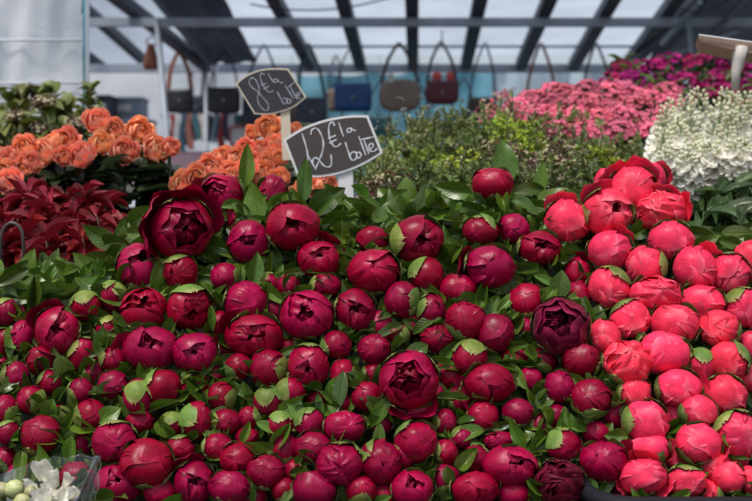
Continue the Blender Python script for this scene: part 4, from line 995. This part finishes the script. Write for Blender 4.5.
# the third sign, seen almost edge-on from below
M['tan'] = simple('brown card back', (.30, .20, .15), .7, .15)
rt = empty('price_sign', frame(P(737, 44, 1.95), (0, 0, 1)))
mb = MB(); k = 1.95 / FPX
a = P(698, 38, 1.99); b_ = P(790, 57, 1.84)
pl = [P(698, 36, 1.95), P(722, 38.5, 1.95), P(760, 44, 1.95), P(800, 51, 1.95), P(812, 60, 1.95), P(752, 53.5, 1.95), P(725, 48, 1.95), P(701, 42, 1.95)]
back = [p + Vector((.010, .05, -.012)) * 1.0 for p in pl]; n = len(pl)
mb.add(pl + back, [tuple(range(n)), tuple(range(2 * n - 1, n - 1, -1))] + [(i, n + i, n + (i + 1) % n, (i + 1) % n) for i in range(n)])
link('board', mb.mesh('board', M['tan'], False), rt, rt.matrix_basis.inverted())
mb = MB(); mb.tube([P(740, 47, 1.96), P(738.5, 60, 1.96), P(736, 72, 1.96), P(735, 90, 1.96)], [9 * k, 6.5 * k, 5 * k, 4 * k], 8)
link('stake', mb.mesh('stake', simple('pale sign stake', (.50, .47, .42), .6)), rt, rt.matrix_basis.inverted())
mb = MB(); mb.bar(P(699, 35, 1.945), P(802, 49.5, 1.945), .0025, .003, -FW); link('border', mb.mesh('border', M['white']), rt, rt.matrix_basis.inverted())
tag(rt, 'brown price sign seen edge-on at the top right', 'price sign', 'chalkboard price signs')

# ------------------------------------------------------------------ the market hall behind
def cloth(name, c, transl=.45, rough=.7, var=.05, weave=600):
    m, nt, b = mat(name); L = nt.links; tc = nd(nt, 'ShaderNodeTexCoord')
    nz = nd(nt, 'ShaderNodeTexNoise', Scale=3.0, Detail=6.0); L.new(tc.outputs['Object'], nz.inputs['Vector'])
    r = ramp(nt, [(.3, [q * (1 - var) for q in c]), (.7, [min(1, q * (1 + var)) for q in c])]); L.new(nz.outputs['Fac'], r.inputs['Fac'])
    L.new(r.outputs[0], b.inputs['Base Color']); b.inputs['Roughness'].default_value = rough
    wz = nd(nt, 'ShaderNodeTexNoise', Scale=9.0, Detail=4.0, Distortion=1.0); L.new(tc.outputs['Object'], wz.inputs['Vector'])
    bp = nd(nt, 'ShaderNodeBump', Strength=.25, Distance=.03); L.new(wz.outputs['Fac'], bp.inputs['Height']); L.new(bp.outputs['Normal'], b.inputs['Normal'])
    out = nt.nodes['Material Output']; tr = nd(nt, 'ShaderNodeBsdfTranslucent'); mx = nd(nt, 'ShaderNodeMixShader', Fac=transl)
    L.new(r.outputs[0], tr.inputs['Color']); L.new(bp.outputs['Normal'], tr.inputs['Normal'])
    L.new(b.outputs[0], mx.inputs[1]); L.new(tr.outputs[0], mx.inputs[2]); L.new(mx.outputs[0], out.inputs[0])
    return m
M['tarp'] = cloth('white tarpaulin', (.88, .91, .95), .5, rough=.95)
M['roof_white'] = cloth('white roof fabric', (.52, .59, .68), .70, var=.12)
M['roof_dark'] = cloth('dark blue grey canopy fabric', (.07, .088, .12), .14, var=.2)
M['blue_tarp'] = cloth('teal blue tarpaulin', (.15, .37, .47), .4, var=.3)
M['clear_tarp'] = cloth('pale bluish sheeting', (.50, .62, .70), .5)
M['alu'] = simple('grey galvanised tube', (.33, .37, .44), .5, .15, 8, metal=.3)
M['rafter'] = simple('dark blue grey rafter', (.075, .09, .12), .6, .2, 5)
M['pole'] = simple('pale grey post', (.34, .38, .44), .5, .1, 8, metal=.2)
M['teal'] = simple('teal cord', (.03, .22, .28), .5)
M['asphalt'] = simple('asphalt', (.05, .05, .052), .9, .3, 40, bump=.3)

mb = MB(); mb.box((0, 40, -.05), (300, 300, .1)); tag(link('ground', mb.mesh('ground', M['asphalt'], False)), kind='structure')

def sheet(name, rows_pts, material, n=(14, 14), amp=.01, th=.0, seed=0, fr=5):
    """bilinear sheet between four corners (top-left, top-right, bottom-right, bottom-left) with soft folds"""
    a, b, c, d = [Vector(p) for p in rows_pts]; N = (b - a).cross(d - a).normalized(); rows = []
    for i in range(n[1] + 1):
        v = i / n[1]; row = []
        for j in range(n[0] + 1):
            u = j / n[0]; p = a.lerp(b, u).lerp(d.lerp(c, u), v)
            p = p + N * amp * (noise.noise(Vector((u * fr, v * fr * .7, seed))) * 1.4 + .6 * noise.noise(Vector((u * fr * 2.7 + v * 3, v * fr, seed + 5))))
            row.append(p)
        rows.append(row)
    mb = MB(); mb.grid(rows)
    return link(name, mb.mesh(name, material))
# roof frame of the stall behind
def beam(name, lab, cat, a, b, w, h, m, grp=None):
    mb = MB(); mb.bar(a, b, w, h, mi=0); return tag(link(name, mb.mesh(name, m, False)), lab, cat, grp)
beam('roof_beam', 'nearer grey horizontal roof beam across the whole stall', 'beam', P(-40, 22.5, 5.3), P(900, 22.5, 5.3), .04, .042, M['alu'], 'horizontal roof beams')
beam('roof_beam', 'farther grey horizontal roof beam just above the handbags', 'beam', P(-60, 68.5, 6.5), P(900, 68.5, 6.5), .05, .050, M['alu'], 'horizontal roof beams')
mb = MB(); mb.tube([P(225, 46.5, 6.05), P(660, 46.5, 6.05)], .008, 8)
tag(link('hanging_rail', mb.mesh('rail', M['alu'])), 'thin grey rail the handbags hang from', 'rail')
for i, (x0, x1) in enumerate(((275,310),(343,360.5),(412,413),(480,466),(549,521),(612,574),(675,627))):
    p0 = P(x0, 0, 5.1); p1 = P(x1, 65, 6.46); q = p0 + (p0 - p1) * 1.6
    beam('rafter', f'dark sloping roof rafter, {nth(i)} from the left over the handbags', 'rafter', q, p1, .068, .05, M['rafter'], 'sloping rafters')
def off(p): return p + Vector((0, 0, .06))
p0 = P(150, 0, 5.1); p1 = P(215, 65, 6.46); r0 = P(720, 0, 5.1); r1 = P(640, 65, 6.46)
o = sheet('roof_sheet', [off(p0 + (p0 - p1) * 1.6), off(r0 + (r0 - r1) * 1.6), off(r1), off(p1)], M['roof_white'], (20, 14), .012, seed=1)
tag(o, 'white translucent roof sheet above the rafters', 'roof sheet')
# left bay: brace, rafters, white sheet, dark flap
beam('roof_brace', 'dark diagonal roof brace at the left of the stall', 'brace', P(110, -8, 5.0), P(207, 67, 6.4), .06, .06, M['rafter'], 'diagonal braces')
beam('roof_brace', 'dark diagonal roof brace at the right of the stall', 'brace', P(735, -40, 4.7), P(624, 71, 6.4), .06, .06, M['rafter'], 'diagonal braces')
beam('rafter', 'short dark rafter running down behind the left brace', 'rafter', P(80, 4, 6.3), P(143, 60, 7.2), .065, .05, M['rafter'], 'sloping rafters')
beam('rafter', 'dark rafter end low behind the white curtain edge', 'rafter', P(70, 44, 6.6), P(101, 67, 7.0), .065, .05, M['rafter'], 'sloping rafters')
o = sheet('roof_sheet', [P(40, -60, 6.6), P(230, -60, 6.2), P(235, 68, 7.4), P(40, 72, 7.4)], M['roof_white'], (14, 12), .02, seed=2); tag(o, 'white roof sheet behind the left brace', 'roof sheet')
o = sheet('canopy_flap', [P(118, -40, 4.7), P(205, -40, 4.7), P(258, 64, 6.3), P(203, 62, 6.3)], M['roof_dark'], (12, 12), .03, seed=3); tag(o, 'dark canopy fabric sagging between brace and rafters at left', 'canopy')
o = sheet('canopy_flap', [P(735, -60, 4.6), P(900, -60, 4.6), P(900, 62, 6.3), P(634, 78, 6.4)], M['roof_dark'], (16, 12), .04, seed=4); tag(o, 'dark canopy fabric at the top right', 'canopy')
for i, (xa, ya, xb, yb) in enumerate(((700,2,662,44),(745,-2,690,60),(700,45,790,12),(660,60,735,30))):
    beam('canopy_strut', f'thin dark strut, {nth(i)} under the right canopy', 'strut', P(xa, ya, 4.9 + .1 * i), P(xb, yb, 5.6 + .1 * i), .022, .022, M['alu'], 'struts under the right canopy')
for i, (x0, y0, x1, y1, d, w, lab) in enumerate(((157,20,167,135,5.2,.030,'pale grey post with handbag, nearest at left'), (206,62,206,150,6.4,.026,'pale grey post between the two black handbags'), (688,18,695,80,5.25,.028,'pale grey post rising behind the magenta flowers'))):
    a = P(x0, y0, d); b_ = P(x1, y1, d); t = (b_ - a) / (a.z - b_.z); b_ = a + t * a.z
    mb = MB(); mb.tube([a, b_], w / 2, 10); tag(link('stall_post', mb.mesh('post', M['pole'])), lab, 'post', 'stall posts')
for i, (x0, y0, x1, y1, d, sag, lab) in enumerate(((250, 4, 395, -4, 5.0, 10, 'thin drooping cable under the roof, left of centre'), (668, 2, 730, -2, 4.9, 12, 'thin looping cable hanging at the top right'), (442, -2, 442, 44, 5.9, 0, 'straight thin cord hanging down to the burgundy handbag'))):
    pts = [P(x0 + (x1 - x0) * t / 10, y0 + (y1 - y0) * t / 10 + sag * 4 * (t / 10) * (1 - t / 10), d) for t in range(11)]
    mb = MB(); mb.tube(pts, .004, 6); tag(link('cable', mb.mesh('cable', M['black'])), lab, 'cable')
M['seam'] = simple('roof seam tape', (.30, .35, .43), .7)
for i, q in enumerate((.30, .55, .78)):
    mb = MB(); A = off(p0 + (p0 - p1) * 1.6).lerp(off(p1), q); B = off(r0 + (r0 - r1) * 1.6).lerp(off(r1), q); mb.bar(A - Vector((0, 0, .03)), B - Vector((0, 0, .03)), .03, .006)
    so2 = link('seam', mb.mesh('seam', M['seam'], False), bpy.data.objects['roof_sheet'])
# back walls
o = sheet('back_curtain', [P(60, 70, 9.0), P(330, 70, 9.0), P(330, 260, 9.0), P(60, 260, 9.0)], M['tarp'], (20, 12), .06, seed=5); tag(o, 'bright white curtain far behind the left bags', 'curtain')
o = sheet('blue_tarpaulin', [P(296, 76, 7.4), P(492, 72, 7.4), P(492, 300, 7.4), P(296, 300, 7.4)], M['blue_tarp'], (26, 18), .09, seed=6, fr=9); tag(o, 'teal blue tarpaulin hanging behind the handbags', 'tarpaulin')
o = sheet('clear_sheeting', [P(470, 70, 7.7), P(700, 70, 7.7), P(700, 300, 7.7), P(470, 300, 7.7)], M['clear_tarp'], (36, 14), .12, seed=7, fr=14); tag(o, 'pale bluish sheeting in folds right of the blue tarpaulin', 'sheeting')
o = sheet('back_curtain', [P(640, 20, 9.0), P(860, 10, 9.0), P(860, 260, 9.0), P(640, 260, 9.0)], M['tarp'], (12, 12), .06, seed=8); tag(o, 'pale curtain far behind the magenta flowers', 'curtain')
# near white side curtain, left
a, b_, c, d_ = P(-150, -120, 3.0), P(82, -120, 3.0), P(82, 250, 3.0), P(-150, 250, 3.0)
o = sheet('side_curtain', [a, b_, c, d_], M['tarp'], (40, 40), .035, seed=9, fr=5)
rt = o; tag(rt, 'white tarpaulin curtain hanging at the left edge', 'curtain')
mb = MB()
for y in (40, 83): mb.bar(P(-150, y + 1, 2.985), P(81.5, y, 2.985), .004, .006)
link('seam', mb.mesh('seam', simple('curtain seam', (.72, .77, .84), .8)), o)
mb = MB(); mb.bar(P(86.5, -120, 3.0), P(86.5, 250, 3.0), .017, .004, (0, 1, 0)); link('hem', mb.mesh('hem', M['tarp'], False), o)
mb = MB(); mb.tube([P(83.6, -120, 2.985), P(84, 60, 2.985), P(84, 250, 2.985)], .0035, 8); tag(link('cord', mb.mesh('cord', M['teal'])), 'teal cord down the edge of the white curtain', 'cord')

# handbags
def leather(name, c, rough=.5): return simple(name, c, rough, .2, 9, bump=.15)
M['b_black'] = leather('black leather', (.012, .014, .022)); M['b_navy'] = leather('navy leather', (.025, .035, .060)); M['b_blue'] = leather('blue leather', (.010, .060, .20))
M['b_teal'] = leather('dark teal leather', (.02, .10, .13)); M['b_taupe'] = leather('taupe leather', (.21, .15, .12)); M['b_wine'] = leather('burgundy leather', (.105, .014, .026)); M['b_cognac'] = leather('cognac leather', (.22, .070, .035)); M['b_brown'] = leather('dark brown leather', (.055, .035, .030))
M['tagm'] = simple('pale swing tag', (.6, .58, .52), .7); M['dkmetal'] = simple('dull metal', (.25, .24, .22), .35, metal=.9)
def bag(lab, x, y0, y1, w, apex, d, body, strap, shape=4.0, sw=.012, thick=.05, taper=1.0, flap=True, grp='handbags hanging from the rail', tagm=False):
    k = d / FPX; hw = w * k / 2; hh = (y1 - y0) * k / 2; cx, cy = x, (y0 + y1) / 2
    loc = P(cx, y1, d); Mw = Matrix((RT, -FW, UP)).transposed().to_4x4(); Mw = Matrix((RT, FW, UP)).transposed().to_4x4(); Mw.translation = loc
    rt = empty('handbag', Mw); rows = []
    nb = 36
    def ring(s, yy):
        out = []
        for i in range(nb):
            a = 2 * PI * i / nb; ca, sa = math.cos(a), math.sin(a)
            X = math.copysign(abs(ca) ** (2 / shape), ca) * hw; Z = math.copysign(abs(sa) ** (2 / shape), sa) * hh
            X *= (1 + (taper - 1) * (Z / hh * .5 + .5))
            out.append(Vector((X * s, yy, hh + Z * s)))
        return out
    m = MB(); m.grid([ring(.02, -thick * .62), ring(.5, -thick * .6), ring(.85, -thick * .52), ring(.97, -thick * .36), ring(1, -thick * .1), ring(1, thick * .1), ring(.97, thick * .36), ring(.85, thick * .52), ring(.5, thick * .6), ring(.02, thick * .62)], close=True)
    link('bag_body', m.mesh('bag', body), rt)
    if flap:
        m = MB(); rows = []
        for i in range(9):
            t = i / 8; yy = -thick * (.66 if i > 1 else (.1 if i == 0 else .5)); zz = hh * 2 * (1.02 - .55 * max(0, t - .12)) if i > 1 else hh * 2.02
            rows.append([Vector((hw * .96 * q * (1 + (taper - 1) * .8) * (1 - .10 * t * t * abs(q) ** 3), yy, zz - .012 * (1 - q * q) * t)) for q in [j / 8 * 2 - 1 for j in range(9)]])
        m.grid(rows); fl = link('flap', m.mesh('flap', body), rt)
        m = MB(); m.box((0, -thick * .72, hh * 1.0), (.012, .006, .016)); link('clasp', m.mesh('clasp', M['dkmetal'], False), fl)
    ap = Vector(((apex[0] - x) * k, 0, (y1 - apex[1]) * k))
    m = MB()
    for sg in (-1, 1):
        e = Vector((sg * hw * .88 * taper, 0, hh * 1.75)); mid = e.lerp(ap, .55) + Vector((sg * .02, 0, .0))
        c = sm_curve([tuple(e), tuple(mid), (ap.x + sg * .010, 0, ap.z - .01), tuple(ap)], 6)
        rows = [[Vector(p) + Vector((-sw / 2, -.002, 0)), Vector(p) + Vector((sw / 2, -.002, 0)), Vector(p) + Vector((sw / 2, .002, 0)), Vector(p) + Vector((-sw / 2, .002, 0))] for p in c]
        m.grid(rows, close=True)
    stp = link('strap', m.mesh('strap', strap, False), rt)
    m = MB(); top = P(apex[0], 46.5, d); hz = (Mw.inverted() @ P(apex[0], min(44.0, apex[1] - 2), d))
    m.tube([hz, ap + Vector((0, 0, -.004))], .002, 6); link('hook', m.mesh('hook', M['dkmetal']), stp)
    if tagm:
        m = MB(); m.box((-hw * .45, -thick * .75, hh * 2.0), (.035, .002, .05)); link('swing_tag', m.mesh('tag', M['tagm'], False), rt)
    return tag(rt, lab, 'handbag', grp)
bag('small black handbag with cognac strap, right of the near post', 180, 90, 113, 27, (179, 52), 6.0, M['b_black'], M['b_cognac'], 6, .026)
bag('wider black handbag left of the 8 euro sign', 224, 88, 114, 33, (224, 50), 6.05, M['b_black'], M['b_navy'], 6, .012)
bag('cognac leather pouch hanging high on the near post', 151, 44, 70, 17, (152, 36), 5.5, M['b_cognac'], M['b_cognac'], 5, .008, taper=.35, flap=False)
bag('dark handbag partly hidden behind the 8 euro sign', 262, 92, 124, 40, (264, 45), 6.15, M['b_navy'], M['b_navy'], 6, .014)
bag('navy handbag with long strap between the two signs', 312, 98, 127, 31, (308, 44), 6.1, M['b_navy'], M['b_navy'], 6, .020)
bag('bright blue flap handbag with thin black straps', 353, 84, 112, 38, (352, 46), 6.05, M['b_blue'], M['b_black'], 7, .010)
bag('rounded taupe handbag with wide brown strap and pale tag', 400, 79, 112, 42, (399, 43), 6.0, M['b_taupe'], M['b_brown'], 2.9, .022, flap=False, tagm=True)
bag('burgundy rounded handbag with one cognac strap', 442, 81, 105, 34, (441, 42), 6.0, M['b_wine'], M['b_brown'], 3.6, .018)
bag('dull brown handbag half hidden by the filler flowers', 482, 98, 125, 30, (485, 44), 6.1, M['b_brown'], M['b_navy'], 5, .012)
bag('handbag on brown strap, hidden down to its strap by pink flowers', 541, 102, 128, 36, (541, 44), 6.1, M['b_brown'], M['b_cognac'], 5, .018)
bag('rightmost handbag, only its dark strap showing above pink flowers', 598, 102, 128, 36, (596, 44), 6.1, M['b_wine'], M['b_brown'], 5, .016)
for i_, (x_, y0_, y1_, w_, m_, l_) in enumerate(((332,118,140,24,'b_navy','navy bag low under the blue handbag'), (378,116,142,30,'b_teal','dark teal bag low under the taupe handbag'), (418,120,142,24,'b_brown','brown bag low between taupe and burgundy handbags'),
    (208,92,110,14,'b_brown','thin brown bag squeezed beside the wider black handbag'), (196,96,120,16,'b_navy','narrow navy bag between the two black handbags'), (290,100,126,26,'b_brown','brown bag just right of the 8 euro sign'), (334,90,112,12,'b_taupe','pale edge-on bag left of the blue handbag'), (462,112,136,26,'b_teal','dark teal bag low right of the burgundy handbag'))):
    bag(l_, x_, y0_, y1_, w_, (x_ + 2, y0_ - 34), 6.7, M[m_], M['b_black'], 5, .012, grp='bags in the rear row')
M['coral'] = simple('coral red cloth', (.70, .10, .09), .7)
for x, lab in ((437, 'left coral red tag hanging behind the burgundy bag'), (451, 'right coral red tag hanging behind the burgundy bag')):
    mb = MB(); p = P(x, 77, 6.3); core(mb, .028, 1.25); me = mb.mesh('pouch', M['coral']); rt = empty('red_pouch', Matrix.Translation(p)); link('pouch_body', me, rt, S3(1.15, .5, .95))
    mb = MB(); mb.tube([(0, 0, .02), (0, 0, .10)], .0015, 5); link('string', mb.mesh('string', M['b_brown']), rt); tag(rt, lab, 'pouch', 'coral pouches')

# counter and clutter behind the roses
M['c_lilac'] = cloth('faded pink tablecloth', (.42, .26, .32), .0); M['c_grey'] = simple('blue grey plastic', (.16, .20, .26), .6); M['c_dark'] = simple('dark cloth', (.03, .036, .05), .8); M['c_red'] = simple('red frame', (.30, .05, .06), .6); M['c_paper'] = simple('pale card', (.45, .45, .45), .7)
rt = empty('market_counter', Matrix.Translation(P(235, 250, 5.6) * 1)); p = P(235, 154, 5.6)
mb = MB(); mb.box((p.x, 5.9, p.z - .012), (1.1, .7, .025)); link('table_top', mb.mesh('top', M['c_grey'], False), rt, rt.matrix_basis.inverted())
mb = MB(); mb.box((p.x, 5.545, p.z - .10), (1.104, .004, .22)); mb.box((p.x, 5.9, p.z + .004), (1.104, .714, .004)); link('tablecloth', mb.mesh('cloth', M['c_lilac'], False), rt, rt.matrix_basis.inverted())
for sx in (-.5, .5):
    for yy in (5.6, 6.2):
        mb = MB(); mb.box((p.x + sx, yy, (p.z - .03) / 2), (.04, .04, p.z - .03)); link('leg', mb.mesh('leg', M['alu'], False), rt, rt.matrix_basis.inverted())
tag(rt, 'counter under faded pink cloth behind the roses', 'counter')
def crate(lab, x, y, w, h, d, m, name='box'):
    k = d / FPX; c = P(x, y, d); rt = empty(name, Matrix.Translation(c)); W, H = w * k, h * k
    mb = MB(); mb.box((0, 0, 0), (W, .2, H)); link('box_body', mb.mesh('b', m, False), rt)
    mb = MB(); mb.box((0, -.003, H / 2 + .008), (W + .016, .216, .016)); link('lid', mb.mesh('l', m, False), rt)
    mb = MB(); mb.box((0, -.104, H * .12), (W * .4, .006, H * .3)); link('card', mb.mesh('p', M['c_paper'], False), rt)
    return tag(rt, lab, 'box', 'boxes stacked behind the roses')
crate('blue grey box low behind the orange roses', 128, 112, 34, 22, 7.2, M['c_grey'])
crate('dark box just right of the olive shrub', 107, 112, 13, 26, 7.0, M['c_dark'])
crate('lower grey blue box left of the near post', 140, 132, 26, 18, 7.0, M['c_grey'])
crate('dark upright box beyond the black handbags', 192, 124, 22, 18, 7.3, M['c_dark'])
rt = empty('picture_frame', Matrix.Translation(P(241, 136, 5.75))); k = 5.75 / FPX
mb = MB(); W, H = 22 * k, 18 * k
mb.box((0, 0, H / 2), (W, .012, .012)); mb.box((0, 0, -H / 2), (W, .012, .012)); mb.box((-W / 2, 0, 0), (.012, .0121, H - .012)); mb.box((W / 2, 0, 0), (.012, .0121, H - .012)); link('frame', mb.mesh('f', M['c_red'], False), rt)
mb = MB(); mb.box((0, .003, 0), (W - .012, .004, H - .012)); link('card', mb.mesh('c', M['c_paper'], False), rt); tag(rt, 'small red framed card on the counter left of the roses', 'frame')
SC = [(.25,.03,.04),(.55,.57,.62),(.03,.09,.14),(.30,.12,.10),(.05,.16,.20),(.6,.55,.5),(.02,.025,.04),(.12,.20,.26),(.35,.05,.06),(.04,.05,.08),(.5,.52,.58),(.06,.15,.16),(.25,.14,.09),(.02,.03,.05)]
names = ['dark red','pale grey','deep blue','rust','dark teal','cream','black','blue grey','crimson','navy','light grey','sea green','tan','inky']
mb = MB(); mb.tube([P(160, 116, 6.5), P(262, 116, 6.5)], .008, 8); tag(link('scarf_rail', mb.mesh('rail', M['alu'])), 'low grey rail with scarves under the black handbags', 'rail')
for i in range(14):
    r = random.Random(i + 70); x = 172 + i * 6.2 + r.uniform(-1, 1); d = 6.5; k = d / FPX; w = r.uniform(4, 7) * k; l = r.uniform(24, 44) * k; c = P(x, 116, d); mb = MB()
    for sgn, ll in ((-1, l), (1, l * r.uniform(.6, .95))):
        rows = []
        for a in range(10):
            t = a / 9; rows.append([Vector(((q - .5) * w * (1 + .25 * t) + .01 * math.sin(t * 5 + i) + sgn * .004, sgn * .012 + .006 * math.sin(q * 9 + i), .012 - ll * t)) for q in [j / 6 for j in range(7)]])
        mb.grid(rows)
    me = mb.mesh('scarf', simple('scarf ' + names[i], SC[i], .8, .3, 20)); o = link('scarf', me, None, Matrix.Translation(c)); tag(o, f'{names[i]} scarf, {nth(i)} from the left on the low rail', 'scarf', 'scarves on the low rail')

# ------------------------------------------------------------------ light, world, view
SUN_EL = math.radians(68); SUN_AZ = math.radians(-35)     # high, from behind the camera and to its left
sun = bpy.data.lights.new('sun', 'SUN'); sun.energy = 1.5; sun.angle = math.radians(14); sun.color = (1.0, 0.96, 0.90)
so = bpy.data.objects.new('sun', sun); COL.objects.link(so)
sd = Vector((math.sin(SUN_AZ) * math.cos(SUN_EL), -math.cos(SUN_AZ) * math.cos(SUN_EL), math.sin(SUN_EL)))
so.rotation_euler = sd.to_track_quat('Z', 'Y').to_euler(); so.location = (0, 0, 6)
wd = bpy.data.worlds.new('World'); scene.world = wd; wd.use_nodes = True
nt = wd.node_tree; bg = nt.nodes['Background']
sk = nt.nodes.new('ShaderNodeTexSky'); sk.sky_type = 'NISHITA'; sk.sun_disc = False
sk.sun_elevation = SUN_EL; sk.sun_rotation = math.atan2(sd.x, sd.y); sk.dust_density = 3.0; sk.air_density = 1.0
hs = nt.nodes.new('ShaderNodeHueSaturation'); hs.inputs['Saturation'].default_value = 0.55
nt.links.new(sk.outputs[0], hs.inputs['Color']); nt.links.new(hs.outputs[0], bg.inputs['Color'])
bg.inputs['Strength'].default_value = 0.085
vs = scene.view_settings; vs.view_transform = 'Standard'; vs.look = 'None'; vs.exposure = 0.88; vs.gamma = 1.0; vs.use_curve_mapping = False
scene.cycles.use_denoising = True
scene.cycles.max_bounces = 8; scene.cycles.transparent_max_bounces = 12
